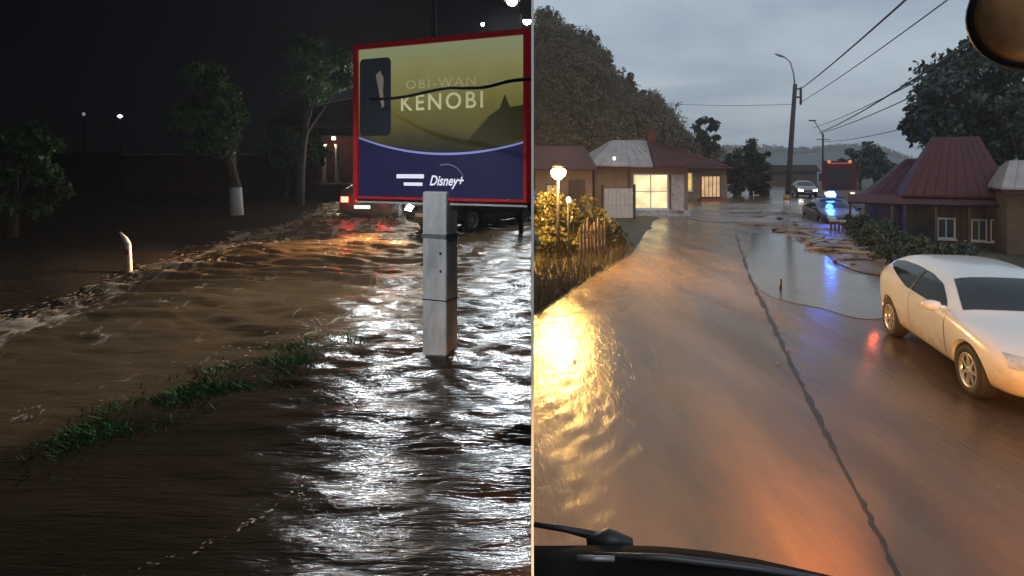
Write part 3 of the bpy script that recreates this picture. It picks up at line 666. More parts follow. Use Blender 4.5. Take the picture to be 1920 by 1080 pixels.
# ------------------------------------------------------------------ dusk side: terrain, road
dr = np.concatenate([np.linspace(-6, 3, 8), np.geomspace(3.2, 900, 150)])
ur = np.linspace(0, 1, 150)
D, U = np.meshgrid(dr, ur, indexing='ij')
X = .0085+U*np.maximum(np.abs(D), 6)*1.25
S = X*.361+D*.933; T = X*.933-D*.361
Zg = np.full_like(X, -.03)
Zg -= .62*np.clip((T-3.6-2.2*np.clip((14-S)/8, 0, 1))/2.0, 0, 1)*np.clip((S-4)/8, 0, 1)*np.clip((70-S)/20, 0, 1)
left = np.clip((-T-3.7-1.6*np.clip((S-20)/15, 0, 1)), 0, 300)
Zg += .10*np.tanh(left)+.015*np.sin(X*2.3)*np.sin(D*1.9)*np.clip(np.abs(T)-3.6, 0, 1)
M_gr = pm('ground_verge', (.06, .052, .032), .7, var=.45, scale=.9, bump=.04, bscale=5)
tag(grid_obj('ground', X, D, Zg, M_gr), kind='structure')

def road_l(d): return max(.0086, d*.387-3.75/.933-1.9*np.clip((d-18)/14, 0, 1))
def road_r(d): return d*.387+(4.4-1.1*np.clip((d-8)/5, 0, 1))/.933+3.0*np.clip((d-45)/40, 0, 1)
M_road = water_mat('wet_road', (.065, .045, .032), (.125, .078, .048), .16, .006, 7, .003, 30, (2.2, .5, 1), R(21))
nt_ = M_road.node_tree
_mr = nt_.nodes.new('ShaderNodeMapRange'); _ns = nt_.nodes.new('ShaderNodeTexNoise'); _ns.inputs['Scale'].default_value = .7; _ns.inputs['Detail'].default_value = 5
_mp = [q for q in nt_.nodes if q.type == 'MAPPING'][0]; nt_.links.new(_mp.outputs[0], _ns.inputs['Vector']); nt_.links.new(_ns.outputs['Fac'], _mr.inputs['Value'])
_mr.inputs['From Min'].default_value = .35; _mr.inputs['From Max'].default_value = .68; _mr.inputs['To Min'].default_value = .13; _mr.inputs['To Max'].default_value = .34
nt_.links.new(_mr.outputs[0], nt_.nodes['Principled BSDF'].inputs['Roughness'])
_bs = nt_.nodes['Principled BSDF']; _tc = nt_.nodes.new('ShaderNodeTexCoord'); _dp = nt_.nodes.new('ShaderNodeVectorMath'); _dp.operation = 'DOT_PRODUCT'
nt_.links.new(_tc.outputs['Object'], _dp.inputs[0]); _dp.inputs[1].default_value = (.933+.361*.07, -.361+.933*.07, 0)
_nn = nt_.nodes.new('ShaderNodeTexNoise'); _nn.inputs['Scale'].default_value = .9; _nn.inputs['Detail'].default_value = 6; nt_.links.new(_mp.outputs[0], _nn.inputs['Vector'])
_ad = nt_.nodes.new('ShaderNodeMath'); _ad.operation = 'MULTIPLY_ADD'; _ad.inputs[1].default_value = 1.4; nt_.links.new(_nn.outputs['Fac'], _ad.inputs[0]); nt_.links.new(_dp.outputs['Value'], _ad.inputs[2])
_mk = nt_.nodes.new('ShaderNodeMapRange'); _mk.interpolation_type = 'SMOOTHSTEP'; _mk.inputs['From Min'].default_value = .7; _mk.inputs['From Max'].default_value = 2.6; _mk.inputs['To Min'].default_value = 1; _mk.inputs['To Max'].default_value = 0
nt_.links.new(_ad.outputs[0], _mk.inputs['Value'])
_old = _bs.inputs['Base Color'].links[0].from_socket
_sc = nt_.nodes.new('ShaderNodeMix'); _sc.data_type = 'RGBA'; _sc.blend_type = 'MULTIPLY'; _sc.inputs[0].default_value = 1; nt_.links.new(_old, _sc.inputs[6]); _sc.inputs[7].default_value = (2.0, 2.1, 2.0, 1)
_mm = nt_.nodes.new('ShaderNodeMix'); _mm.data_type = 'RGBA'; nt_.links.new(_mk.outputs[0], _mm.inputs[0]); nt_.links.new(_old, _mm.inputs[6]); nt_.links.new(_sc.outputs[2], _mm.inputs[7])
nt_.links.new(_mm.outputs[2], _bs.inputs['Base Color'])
rd = np.concatenate([np.linspace(-5, 3, 8), np.geomspace(3.2, 130, 420)])
cu_ = np.linspace(0, 1, 120)
D, U = np.meshgrid(rd, cu_, indexing='ij')
XL_ = np.array([road_l(q) for q in rd])[:, None]; XR_ = np.maximum(np.array([road_r(q) for q in rd])[:, None], .6)
X = XL_+(XR_-XL_)*U
S = X*.361+D*.933; T = X*.933-D*.361
# sheet flow ripples, strongest on the left half where the stream runs
amp = np.clip((1.2-T)/2.5, .12, 1)*np.clip((28-D)/12, 0, 1)
Hr = waves(T*1.0, S*.30, 31, .07, .30, 30, .12)*amp
road = tag(grid_obj('road', X, D, .0+Hr+.004, M_road), kind='structure')

def sheet(name, pts, mat, z, parent=None, kind='structure', wob=0.0, seed=0):
    rs = random.Random(seed); pp = []
    for i in range(len(pts)):
        a, b2 = Vector(pts[i]), Vector(pts[(i+1) % len(pts)])
        for k in range(5): q_ = a.lerp(b2, k/5); q_ = q_+Vector((rs.gauss(0, wob), rs.gauss(0, wob), 0))*(.1+.02*q_.y); pp.append((max(.02, q_.x), q_.y, z))
    for _ in range(3): pp = [tuple((pp[i-1][c]+2*pp[i][c]+pp[(i+1) % len(pp)][c])/4 for c in range(3)) for i in range(len(pp))]
    o = mobj(name, pp, [tuple(range(len(pp)))], mat, parent)
    bm = bmesh.new(); bm.from_mesh(o.data); bmesh.ops.triangulate(bm, faces=bm.faces)
    for f_ in bm.faces:
        if f_.normal.z < 0: f_.normal_flip()
    bm.to_mesh(o.data); bm.free()
    if kind and parent is None: o['kind'] = kind
    return o
M_pud = water_mat('puddle_water', (.12, .12, .118), (.16, .155, .15), .13, .004, 5, .002, 18, (1, .5, 1), R(21))
sheet('puddle', [GR(1404, 520), GR(1392, 455), GR(1430, 432), GR(1500, 445), GR(1545, 478), GR(1590, 512), GR(1650, 520), GR(1672, 560), GR(1650, 600), GR(1570, 592), GR(1500, 566), GR(1440, 560)], M_pud, .010, wob=.55, seed=3)
# seam along the road and the orange silt that follows it
sm = [GR(1690, 1095), GR(1650, 1010), GR(1612, 935), GR(1560, 838), GR(1530, 775), GR(1498, 712), GR(1470, 655), GR(1446, 603), GR(1426, 562), GR(1408, 525), GR(1396, 490), GR(1386, 460), GR(1380, 440)]
def ribbon(name, pts, w0, w1, z, mat, parent, wob=0.0, seed=0, off=0.0):
    rs = random.Random(seed); v = []; fine_ = []
    for i in range(len(pts)-1):
        for k in range(6): fine_.append(pts[i].lerp(pts[i+1], k/6))
    fine_.append(pts[-1])
    for i, p_ in enumerate(fine_):
        d_ = (fine_[min(i+1, len(fine_)-1)]-fine_[max(i-1, 0)]).normalized(); sd_ = Vector((d_.y, -d_.x, 0)); ww = w0+(w1-w0)*i/len(fine_)
        a, c = ww*(.5+wob*rs.uniform(-.5, .5)), ww*(.5+wob*rs.uniform(-.5, .5))
        v += [p_+sd_*(off+a)+Vector((0, 0, z)), p_+sd_*(off)+Vector((0, 0, z+.006)), p_-sd_*(c-off)+Vector((0, 0, z))]
    f_ = []
    for i in range(len(fine_)-1): b2 = i*3; f_ += [(b2, b2+3, b2+4, b2+1), (b2+1, b2+4, b2+5, b2+2)]
    return mobj(name, v, f_, mat, parent, True)
ribbon('seam', sm, .028, .08, .009, pm('tar_seam', (.02, .017, .015), .5, var=.3), road, .9, 1)
so_ = foam_band('silt', sm[5:], .07, 22, .32, 'orange silt caught along the road seam', .022, 21, 3.0, pm('orange_silt', (.19, .09, .045), .5, var=.35, scale=4)); so_['category'] = 'silt'
# muddy verge on the right, outwash across the road further up
sheet('mud_verge', [GR(1478, 428), GR(1440, 404), GR(1500, 398), GR(1560, 412), GR(1640, 455), GR(1700, 512), GR(1660, 520), GR(1590, 510), GR(1545, 476)], M_mud, .022, wob=.35, seed=5)
sheet('mud_outwash', [GR(1262, 402), GR(1330, 384), GR(1440, 376), GR(1500, 380), GR(1556, 398), GR(1470, 420), GR(1380, 418), GR(1300, 416)], pm('mud_pale', (.22, .155, .11), .35, var=.35, scale=.7, bump=.03, bscale=3, rvar=.2), .018, wob=.35, seed=6)
# debris left by the flood
rs = random.Random(9)
def rock_mesh(seed):
    r_ = random.Random(seed); bm = bmesh.new(); bmesh.ops.create_icosphere(bm, subdivisions=1, radius=.5)
    for v_ in bm.verts: v_.co = Vector((v_.co.x*1.2, v_.co.y*.8, v_.co.z*.5))*(.75+.5*r_.random())
    me_ = bpy.data.meshes.new('stone'); bm.to_mesh(me_); bm.free(); me_.materials.append(M_stone); return me_
rocks = [rock_mesh(k) for k in range(5)]
for i in range(46):
    t_ = rs.random(); p_ = GR(1440+t_*210+rs.gauss(0, 22), 404+t_*98+rs.gauss(0, 9))
    o = bpy.data.objects.new('stone', rocks[i % 5]); COL.objects.link(o); s_ = .12+.35*rs.random()**2
    o.location = (p_.x, p_.y, .03+s_*.1); o.scale = (s_*1.2, s_*1.2, s_); o.rotation_euler = (rs.gauss(0, .2), rs.gauss(0, .2), rs.random()*6)
    tag(o, 'wet stone washed onto the muddy verge before the hedge', 'stone', 'stones washed onto the verge')
M_plank = pm('washed_timber', (.22, .175, .14), .6, var=.4, scale=4, stretch=(1, 8, 8))
pl = MB().box((-.5, -.06, -.02), (.5, .06, .02)).build('plank', M_plank).data; bpy.data.objects.remove(bpy.data.objects['plank'])
for i in range(22):
    t_ = rs.random(); p_ = GR(1400+t_*190+rs.gauss(0, 18), 398+t_*70+rs.gauss(0, 8))
    o = bpy.data.objects.new('plank', pl); COL.objects.link(o); s_ = .8+1.9*rs.random()
    o.location = (p_.x, p_.y, .05+.03*rs.random()); o.scale = (s_, 1+rs.random(), 1.2); o.rotation_euler = (rs.gauss(0, .12), rs.gauss(0, .05), rs.gauss(.15, .5))
    tag(o, 'loose plank lying in the flood debris near the pole', 'plank', 'planks in the flood debris')
b = GR(1463, 545); stk = empty('stake', b); tag(stk, 'small dark stake standing alone in the pale puddle', 'stake')
MB().tube([(0, 0, -.1), (.01, 0, .12), (.02, 0, .24)], [.03, .03, .02], 8).build('stake_shaft', M_dmetal, stk)

# ------------------------------------------------------------------ hills and forest
hx = np.linspace(0, 1, 90); hyy = np.linspace(0, 1, 60)
def hill_h(x, d):      # steep wooded hill left of the road, falling away to the right
    prof_ = np.interp(x/np.maximum(d, 1), [0, .0105, .054, .089, .116, .142, .168, .19, .212, .23, .256, .29, .35], [.232, .226, .212, .184, .158, .128, .094, .094, .08, .055, .026, .008, 0])
    rise = np.clip((d-62)/58, 0, 1); rise = rise*rise*(3-2*rise)
    return (prof_*120+2.4)*rise*(1+.02*np.sin(x*.7)+.02*np.sin(d*.33+x*.2))-.3
HD, HU = np.meshgrid(np.linspace(60, 175, 60), np.linspace(0, .36, 90), indexing='ij')
HX = np.maximum(HU*HD, .0087)
tag(grid_obj('hill', HX, HD, hill_h(HX, HD), M_gr), kind='structure')
rsn = np.random.RandomState(12)
cs, rads = [], []
n_t = 0
while n_t < 620:
    d_ = 66+58*rsn.rand(); u_ = .30*rsn.rand(); x_ = u_*d_
    if x_ < 1.6: x_ = 1.6
    h_ = float(hill_h(np.array(x_), np.array(d_)))
    if h_ < .8: continue
    s_ = 1.0+.9*rsn.rand(); n_t += 1
    kind_ = rsn.rand()
    for k in range(5):
        if kind_ < .45: cs.append((x_+rsn.randn()*.25*s_, d_+rsn.randn()*.3, h_+k*.62*s_-.2)); rads.append(s_*(.95-.17*k))
        else: cs.append((max(1.3, x_+rsn.randn()*.6*s_), d_+rsn.randn()*.6, h_+.6+rsn.rand()*1.6*s_)); rads.append(s_*.8)
V, F = leaf_verts(cs, rads, 64, .21, 14, 1.0); V[:, 0] = np.maximum(V[:, 0], .02)
tag(fast_mesh('forest', V, F, M_leafh), 'dark mixed forest covering the steep hill on the left', 'forest', kind='stuff')
# conifers sticking out of the ridge
for (px_, py_, hh, lb) in ((1017, 18, 5.2, 'slim conifer standing tallest on the hill crest at the divide'), (1033, 36, 3.0, 'short conifer on the hill crest next to the tallest one'), (1182, 135, 3.4, 'conifer breaking the hill skyline above the grey roof'), (1232, 182, 3.2, 'conifer on the lower shoulder of the wooded hill')):
    d_ = 121; tp = P(px_, py_, d_); x_ = tp.x
    tree('conifer', lb, (x_, d_, tp.z-hh), (x_, d_, tp.z-hh*.5), .95, hh*.5, 36, 40, .22, M_leafh, int(px_), .12, group='conifers on the hill crest', clump=.5, shape='cone')
# far ridge
RD, RU = np.meshgrid(np.linspace(420, 700, 24), np.linspace(.22, 1.3, 220), indexing='ij')
RX = RU*RD
rel = np.interp(RU, [.22, .30, .385, .44, .50, .56, .60, .66, .75, 1.0, 1.3], [.030, .034, .034, .030, .036, .037, .022, .004, .012, .02, .02])
Zr = rel*560*np.clip((RD-420)/120, 0, 1)+1.2*np.random.RandomState(2).rand(*RD.shape)*np.clip((RD-430)/50, 0, 1)
M_far = pm('far_forest_ground', (.040, .055, .062), .9, var=.35, scale=.06)  # blue-grey tint puts the haze of distance into the colour
tag(grid_obj('far_hills', RX, RD, Zr-.5, M_far), kind='structure')
cs = []; rads = []
for i in range(1500):
    u_ = .24+1.0*rsn.rand(); d_ = 520+40*rsn.rand(); r_ = float(np.interp(u_, [.22, .30, .385, .44, .50, .56, .60, .66, .75, 1.0, 1.3], [.030, .034, .034, .030, .036, .037, .022, .004, .012, .02, .02]))
    cs.append((u_*d_, d_, r_*560*min(1, (d_-420)/120)+rsn.rand()*1.5)); rads.append(2.2+rsn.rand()*1.5)
V, F = leaf_verts(cs, rads, 14, 1.1, 15, 1.2); tag(fast_mesh('far_forest', V, F, M_leafh), 'thin line of forest on the far blue ridge', 'forest', kind='stuff')

# ------------------------------------------------------------------ trees and shrubs of the dusk side
tree('tree', 'lone round tree behind the low red roof on the left', (P(1325, 300, 72).x, 72, .2), P(1325, 252, 72), 1.5, 2.3, 26, 90, .2, M_leafd, 31, .2)
for (px_, top_, hw, lb) in ((1378, 285, 1.1, 'left and lowest of three dark evergreens beside the road'), (1408, 262, 1.35, 'middle and tallest of three dark evergreens beside the road'), (1428, 282, .9, 'right hand one of three dark evergreens beside the road')):
    tp = P(px_, top_, 56); tree('evergreen', lb, (tp.x, 56, 0), (tp.x, 56, tp.z*.5), hw, tp.z*.52, 40, 110, .14, M_leafd, px_, .15, group='dark evergreens beside the road', clump=.42, shape='cone' if hw > 1.2 else 'ball')
tb = P(1835, 300, 30)
tree('tree', 'big dark leafy tree towering behind the red roof on the right', (tb.x, 30, -.6), P(1842, 190, 30), 3.0, 2.9, 90, 190, .15, M_leafd, 41, .32, clump=.30)
tree('tree', 'smaller dark tree leaning out left of the big tree', (P(1790, 0, 33).x, 33, -.6), P(1752, 238, 33), 1.5, 1.15, 32, 130, .14, M_leafd, 42, .2)
tree('tree', 'dark tree at the right edge next to the big tree', (P(1925, 0, 27).x, 27, -.6), P(1918, 235, 27), 1.2, 1.6, 26, 110, .13, M_leafd, 43, .2)
for (px_, py_, d_, r_, lb) in ((1612, 300, 70, 2.4, 'dark tree behind the fire engine'), (1640, 312, 75, 2.0, 'dark tree between the fire engine and the red roofs')):
    p_ = P(px_, py_, d_); tree('tree', lb, (p_.x, d_, -.3), p_, r_, 2.0, 24, 90, .22, M_leafd, px_, .2, group='dark trees behind the vehicles')
# hedge along the right verge: individual bushes
hl = [(1668, 505, .80), (1640, 488, .85), (1612, 470, .9), (1592, 454, .9), (1576, 440, .9), (1692, 520, .75), (1720, 530, .7)]
hn = ['in front, next to the white car', 'third from the white car', 'fourth from the white car', 'fifth from the white car', 'furthest from the white car, by the beacon car', 'half behind the rear of the white car', 'hidden behind the roof of the white car']
for i, (px_, py_, hh) in enumerate(hl):
    g_ = GR(px_, py_); g_ = g_+Vector((.75, -.05, 0))
    tree('hedge_bush', 'dark green hedge bush '+hn[i], (g_.x, g_.y, -.35), (g_.x, g_.y, .28), .75, .55, 22, 130, .05, M_leafd, 60+i, .05, cat='bush', group='hedge bushes along the verge', clump=.55)
# shrubs lit by the yard lamp
for i, (px_, py_, d_, r_, rz_, lb) in enumerate(((1012, 400, 17.6, .48, .62, 'lamplit yellow shrub nearest to the divide'), (1075, 425, 17.8, .6, .6, 'low lamplit shrub below the small lantern'), (1112, 420, 18.6, .55, .85, 'tall orange lit shrub in front of the white gate'), (1040, 455, 17.0, .5, .38, 'low dark shrub on the verge under the yard lamp'), (1140, 445, 19.5, .42, .5, 'small shrub at the road edge by the white gate'))):
    c_ = P(px_, py_, d_); c_.x = max(c_.x, r_+.02)
    tree('shrub', lb, (c_.x, d_, .02), c_, r_, rz_, 20, 120, .06, M_leafs, 80+i, .04, cat='shrub', group='shrubs in the lamplit yard', clump=.5)

rsw = np.random.RandomState(77); wp = []
for k in range(5200):
    d_ = 10.6+9.5*rsw.rand(); x1 = road_l(d_)-.1; 
    if x1 < .06: continue
    wp.append((.03+(x1-.03)*rsw.rand(), d_))
wp = np.array(wp); nw = len(wp); hgt = .10+.34*rsw.rand(nw)**2; an = rsw.rand(nw)*6.28; wl = .008+.012*rsw.rand(nw)
B0 = np.stack([wp[:, 0], wp[:, 1], np.zeros(nw)-.02], -1); dxy = np.stack([np.cos(an)*wl, np.sin(an)*wl, np.zeros(nw)], -1)
tip = B0+np.stack([rsw.randn(nw)*hgt*.3, rsw.randn(nw)*hgt*.3, hgt], -1); tip[:, 0] = np.maximum(tip[:, 0], .02)
Vw = np.stack([B0-dxy, B0+dxy, tip], 1).reshape(-1, 3)
tag(fast_mesh('weeds', Vw, np.arange(nw*3).reshape(nw, 3), pm('weed_stalks', (.045, .034, .016), .7, var=.5, scale=2)), 'rough weeds on the lamplit verge left of the road', 'weeds', kind='stuff')

# ------------------------------------------------------------------ lamps on the dusk side
yl = P(1047, 322, 16.4); root = empty('yard_lamp', (yl.x, yl.y, .05)); tag(root, 'blazing yellow yard lamp on a short post at the road edge', 'lamp')
MB().tube([(0, .12, -.2), (0, .12, 1.4), (0, .12, yl.z+.1)], [.05, .045, .04], 8).build('post', M_dmetal, root)
MB().lathe([(.05, .16), (.16, .10), (.17, .07)], 14, Matrix.Translation((0, 0, yl.z))).build('cap', M_dmetal, root)
M_sod = glow('sodium_glass', (1, .74, .30), 90)
MB().lathe([(.08, -.20), (.18, -.10), (.20, .0), (.17, .07)], 16, Matrix.Translation((0, 0, yl.z-.05))).build('globe', M_sod, root)
light('yard_light', (yl.x, yl.y-.25, yl.z-.08), 1700, (1, .52, .11), .28)
y2 = P(1066, 375, 15.8); root = empty('lantern', (y2.x, y2.y, .05)); tag(root, 'small yellow lantern below the blazing yard lamp', 'lamp')
MB().tube([(0, .05, -.2), (0, .05, y2.z-.1)], .025, 8).build('post', M_dmetal, root)
MB().lathe([(.03, -.07), (.06, -.03), (.06, .04), (.02, .08)], 10, Matrix.Translation((0, 0, y2.z-.05))).build('globe', glow('lantern_glass', (1, .8, .4), 8), root)

# ------------------------------------------------------------------ houses
def window(parent, x0, x1, z0, z1, y, pane, frame=M_pvc, bars=1, t=.06, sill=True, hb=0):
    wn = empty('window'); wn.parent = parent; wn.location = ((x0+x1)/2, y, z0)
    w_ = (x1-x0)/2; h_ = z1-z0
    MB().box((-w_, -.05, 0), (-w_+t, .02, h_)).box((w_-t, -.05, 0), (w_, .02, h_)).box((-w_+t, -.048, 0), (w_-t, .018, t)).box((-w_+t, -.048, h_-t), (w_-t, .018, h_)).build('frame', frame, wn)
    for k in range(bars):
        x_ = -w_+2*w_*(k+1)/(bars+1); MB().box((x_-t*.35, -.044, t), (x_+t*.35, -.012, h_-t)).build('mullion', frame, wn)
    for k in range(hb):
        z_ = h_*(k+1)/(hb+1); MB().box((-w_+t, -.038, z_-t*.3), (w_-t, -.014, z_+t*.3)).build('glazing_bar', frame, wn)
    MB().box((-w_+t*.9, -.010, t*.9), (w_-t*.9, .012, h_-t*.9)).build('pane', pane, wn)
    if sill: MB().box((-w_-.06, -.12, -.06), (w_+.06, .02, -.002)).build('sill', frame, wn)
    return wn
def lit_pane(name, col, s, scale=1.5):
    m = pm(name, (.3, .25, .15), .25, emit=col, estr=s, var=.1)
    t = m.node_tree; tc_ = t.nodes.new('ShaderNodeTexCoord'); q_ = t.nodes.new('ShaderNodeTexNoise'); q_.inputs['Scale'].default_value = scale; t.links.new(tc_.outputs['Object'], q_.inputs['Vector'])
    mr = t.nodes.new('ShaderNodeMapRange'); mr.inputs['From Min'].default_value = .3; mr.inputs['From Max'].default_value = .7; mr.inputs['To Min'].default_value = s*.55; mr.inputs['To Max'].default_value = s*1.25
    t.links.new(q_.outputs['Fac'], mr.inputs['Value']); t.links.new(mr.outputs[0], t.nodes['Principled BSDF'].inputs['Emission Strength']); return m
def hip_roof(parent, x0, x1, y0, y1, ze, zr, rx0, rx1, ryf, mat, name='roof', th=.08):
    ym = (y0+y1)/2; a = [(x0, y0, ze), (x1, y0, ze), (x1, y1, ze), (x0, y1, ze)]; r1, r2 = (rx0, ym-ryf, zr), (rx1, ym-ryf, zr); r3, r4 = (rx1, ym+ryf, zr), (rx0, ym+ryf, zr)
    low = [(x, y, z-th) for x, y, z in a]
    mbq = MB().add(a+[r1, r2, r3, r4]+low, [(0, 1, 5, 4), (1, 2, 6, 5), (2, 3, 7, 6), (3, 0, 4, 7), (4, 5, 6, 7), (0, 8, 9, 1), (1, 9, 10, 2), (2, 10, 11, 3), (3, 11, 8, 0), (8, 11, 10, 9)])
    return mbq.build(name, mat, parent)
def seams(parent, x0, x1, y0, ze, zr, rx0, rx1, yr, n, mat):     # standing seams on the front slope
    for k in range(1, n):
        f_ = k/n; a = Vector((x0+(x1-x0)*f_, y0, ze+.012)); b_ = Vector((rx0+(rx1-rx0)*f_, yr, zr+.012))
        MB().tube([a, b_], .012, 4).build('roof_seam', mat, parent)
# left house with the big bright window: front faces the road, roughly towards the camera
hs = empty('house', (3.3, 32.2, 0), R(6)); tag(hs, 'ochre house with a big bright window and grey and red roof', 'house')
M_och = M_plaster
MB().box((0, 0, -.3), (5.1, 6, 2.62)).build('wall_body', M_och, hs)
r1 = hip_roof(hs, -.4, 5.6, -.5, 6.4, 2.70, 4.15, 1.6, 3.5, .4, M_roofg); seams(r1, -.4, 5.6, -.5, 2.70, 4.15, 1.6, 3.5, 2.55, 11, M_roofg)
r2 = hip_roof(hs, 3.0, 7.0, -.9, 5.0, 2.66, 4.0, 3.5, 4.3, .2, M_roofr, 'gable_roof')
seams(r2, 3.0, 7.0, -.9, 2.66, 4.0, 3.5, 4.3, 1.85, 9, M_roofr)
M_lw = lit_pane('lit_window_bright', (1, .80, .42), 1.25)
window(hs, 2.05, 4.0, .35, 2.25, -.003, M_lw, bars=1, t=.075, hb=1)
MB().box((4.14, -.10, 0), (4.85, -.003, 2.2)).build('door', pm('grey_door', (.42, .36, .33), .6), hs)
MB().tube([(4.25, -.13, 1.05), (4.25, -.13, 1.2)], .02, 6).build('door_handle', M_gmetal, hs)
MB().box((-.1, -.1, -.3), (5.2, -.004, .28)).build('plinth', M_concrete, hs)
MB().box((1.95, -.7, -.2), (5.0, -.101, .10)).build('step', M_concrete, hs)
eb = Vector((.9, -.62, 3.05)); MB().lathe([(.03, -.08), (.08, 0), (.03, .08)], 10, Matrix.Translation(eb)).build('eave_lamp', glow('eave_bulb', (1, .85, .6), 10), hs)
MB().box((3.55, 2.2, 3.4), (4.0, 2.7, 4.75)).build('chimney', M_brick, hs)
MB().tube([(-.42, -.56, 2.63), (5.62, -.56, 2.63)], .055, 8).build('gutter', M_gmetal, hs)
MB().tube([(1.85, -.56, 2.6), (1.85, -.08, 2.4), (1.85, -.08, 0)], .04, 8).build('downpipe', M_gmetal, hs)
an = empty('annex', (.12, 29.0, 0), R(3)); tag(an, 'long low ochre outbuilding behind the lamplit shrubs', 'outbuilding')
MB().box((0, 0, -.3), (2.75, 4, 2.45)).build('wall_body', M_plaster, an)
MB().add([(-.05, -.45, 2.5), (2.95, -.45, 2.5), (2.95, 4.3, 3.75), (-.05, 4.3, 3.75), (-.05, -.45, 2.42), (2.95, -.45, 2.42), (2.95, 4.3, 3.67), (-.05, 4.3, 3.67)], [(0, 1, 2, 3), (4, 7, 6, 5), (0, 4, 5, 1), (1, 5, 6, 2), (2, 6, 7, 3), (3, 7, 4, 0)]).build('roof', M_roofr, an)
window(an, .5, 1.2, .9, 1.8, -.003, lit_pane('lit_window_dull', (1, .62, .25), .35), frame=M_timber, bars=1, t=.06)
MB().box((1.6, -.05, -.1), (2.4, -.004, 2.0)).build('door', M_timber, an)
yf = empty('fence', (P(1088, 0, 16.2).x, 16.2, 0), R(50)); tag(yf, 'short row of wooden stakes lit orange beside the lantern', 'fence')
for k in range(8): MB().box((k*.17, 0, -.2), (k*.17+.07, .03, .95+.12*((k*7) % 3))).build('stake', M_timber, yf)
for z_ in (.35, .8): MB().box((-.03, .031, z_), (1.33, .06, z_+.07)).build('rail', M_timber, yf)
# white gate / panel
g0 = GR(1130, 412); gt = empty('gate', (P(1133, 0, 29.5).x, 29.5, 0), R(6)); tag(gt, 'white boarded yard gate left of the bright window', 'gate')
M_gate = pm('gate_white', (.5, .47, .46), .7, var=.15)
for k in range(7): MB().box((k*.205, 0, .12), (k*.205+.19, .03, 1.55)).build('board', M_gate, gt)
for z_ in (.35, 1.25): MB().box((-.02, .031, z_), (1.46, .07, z_+.1)).build('gate_rail', M_gate, gt)
for x_ in (-.14, 1.45): MB().box((x_, -.02, -.2), (x_+.11, .09, 1.75)).build('gate_post', M_timber, gt)
# second house
h2 = empty('house', (P(1262, 0, 47).x, 47, 0), R(8)); tag(h2, 'low red roofed house with two glowing windows beyond the bright house', 'house')
MB().box((0, 0, -.3), (4.4, 6, 2.5)).build('wall_body', M_och, h2)
r3 = hip_roof(h2, -.4, 4.7, -.7, 6.5, 2.55, 3.15, .8, 3.6, .5, M_roofr); seams(r3, -.4, 4.7, -.7, 2.55, 3.15, .8, 3.6, 2.4, 9, M_roofr)
window(h2, .65, 1.55, .75, 2.2, -.003, lit_pane('lit_window_yellow', (1, .62, .12), .85), bars=0, t=.07)
window(h2, 2.25, 3.85, .25, 1.95, -.003, lit_pane('lit_window_orange', (1, .55, .26), .7), frame=M_timber, bars=4, t=.06)
MB().box((2.0, -.5, -.1), (4.2, -.004, .16)).build('step', pm('red_step', (.3, .06, .05), .6), h2)
# dark shed far up the road
h3 = empty('shed', (P(1438, 0, 92).x, 92, 0), 0); tag(h3, 'dark long shed at the far end of the road behind the pole', 'shed')
MB().box((0, 0, -.3), (7.6, 5, 2.0)).build('wall_body', M_timber, h3)
MB().prism([(-.4, 2.0), (8, 2.0), (7.2, 3.0), (.6, 3.0)], -.5, 5.5).build('roof', M_dmetal, h3)
MB().box((-.9, -.4, -.3), (-.05, .2, 2.2)).build('end_wall', M_concrete, h3)
# right house: tall hipped red roof, low left wing, grey roof on the right
h4 = empty('house', (P(1700, 0, 26).x, 26, -.9), R(-28)); h4.scale = (.97, .9, 1); tag(h4, 'brown timber house under a tall red hipped roof', 'house')
MB().box((.05, 0, -.2), (3.6, 4, 2.28)).build('wall_body', M_timber, h4)
for k in range(13): MB().box((.06+k*.272, -.035, .1), (.06+k*.272+.255, -.002, 2.24)).build('plank', M_timber, h4)
r4 = hip_roof(h4, -.22, 3.75, -.55, 4.5, 2.33, 4.80, 1.10, 2.80, .5, M_roofr)
seams(r4, -.22, 3.75, -.55, 2.33, 4.80, 1.10, 2.80, 1.475, 10, M_roofr)
M_pane = pm('dim_pane', (.05, .055, .065), .12, var=.3, scale=3)
window(h4, 1.10, 1.78, .50, 1.38, -.04, M_pane, bars=1, t=.07)
window(h4, 2.32, 2.86, .48, 1.36, -.04, M_pane, bars=1, t=.045)
window(h4, 2.98, 3.52, .48, 1.36, -.04, M_pane, bars=1, t=.045)
MB().box((.25, -.07, .05), (.85, -.037, 1.9)).build('door', pm('dark_door', (.03, .022, .02), .6), h4)
for x_ in (-.02, 1.0, 2.05, 3.62): MB().box((x_, -.14, -.1), (x_+.1, -.038, 2.23)).build('post', M_timber, h4)
pr = MB().add([(-2.3, -1.05, 2.02), (3.85, -1.05, 2.02), (3.85, -.02, 2.30), (-2.3, -.02, 2.30), (-2.3, -1.05, 1.96), (3.85, -1.05, 1.96), (3.85, -.02, 2.24), (-2.3, -.02, 2.24)], [(0, 1, 2, 3), (4, 7, 6, 5), (0, 4, 5, 1), (1, 5, 6, 2), (2, 6, 7, 3), (3, 7, 4, 0)]).build('porch_roof', M_roofr, h4)
for x_ in (-2.2, -.6, 1.0, 2.15, 3.75): MB().box((x_-.05, -1.0, -.2), (x_+.05, -.9, 1.97)).build('porch_post', M_timber, h4)
MB().tube([(-2.3, -1.1, 1.97), (3.85, -1.1, 1.97)], .045, 8).build('gutter', M_dmetal, h4)
MB().box((-2.2, -.95, .25), (-.65, -.91, .33)).build('porch_rail', M_timber, h4)
h5 = empty('house', (P(1624, 0, 30).x, 30, -1.0), R(-26)); h5.scale = (1.05, .9, 1); tag(h5, 'low wing with a sloping red roof between beacon car and tall roof', 'house')
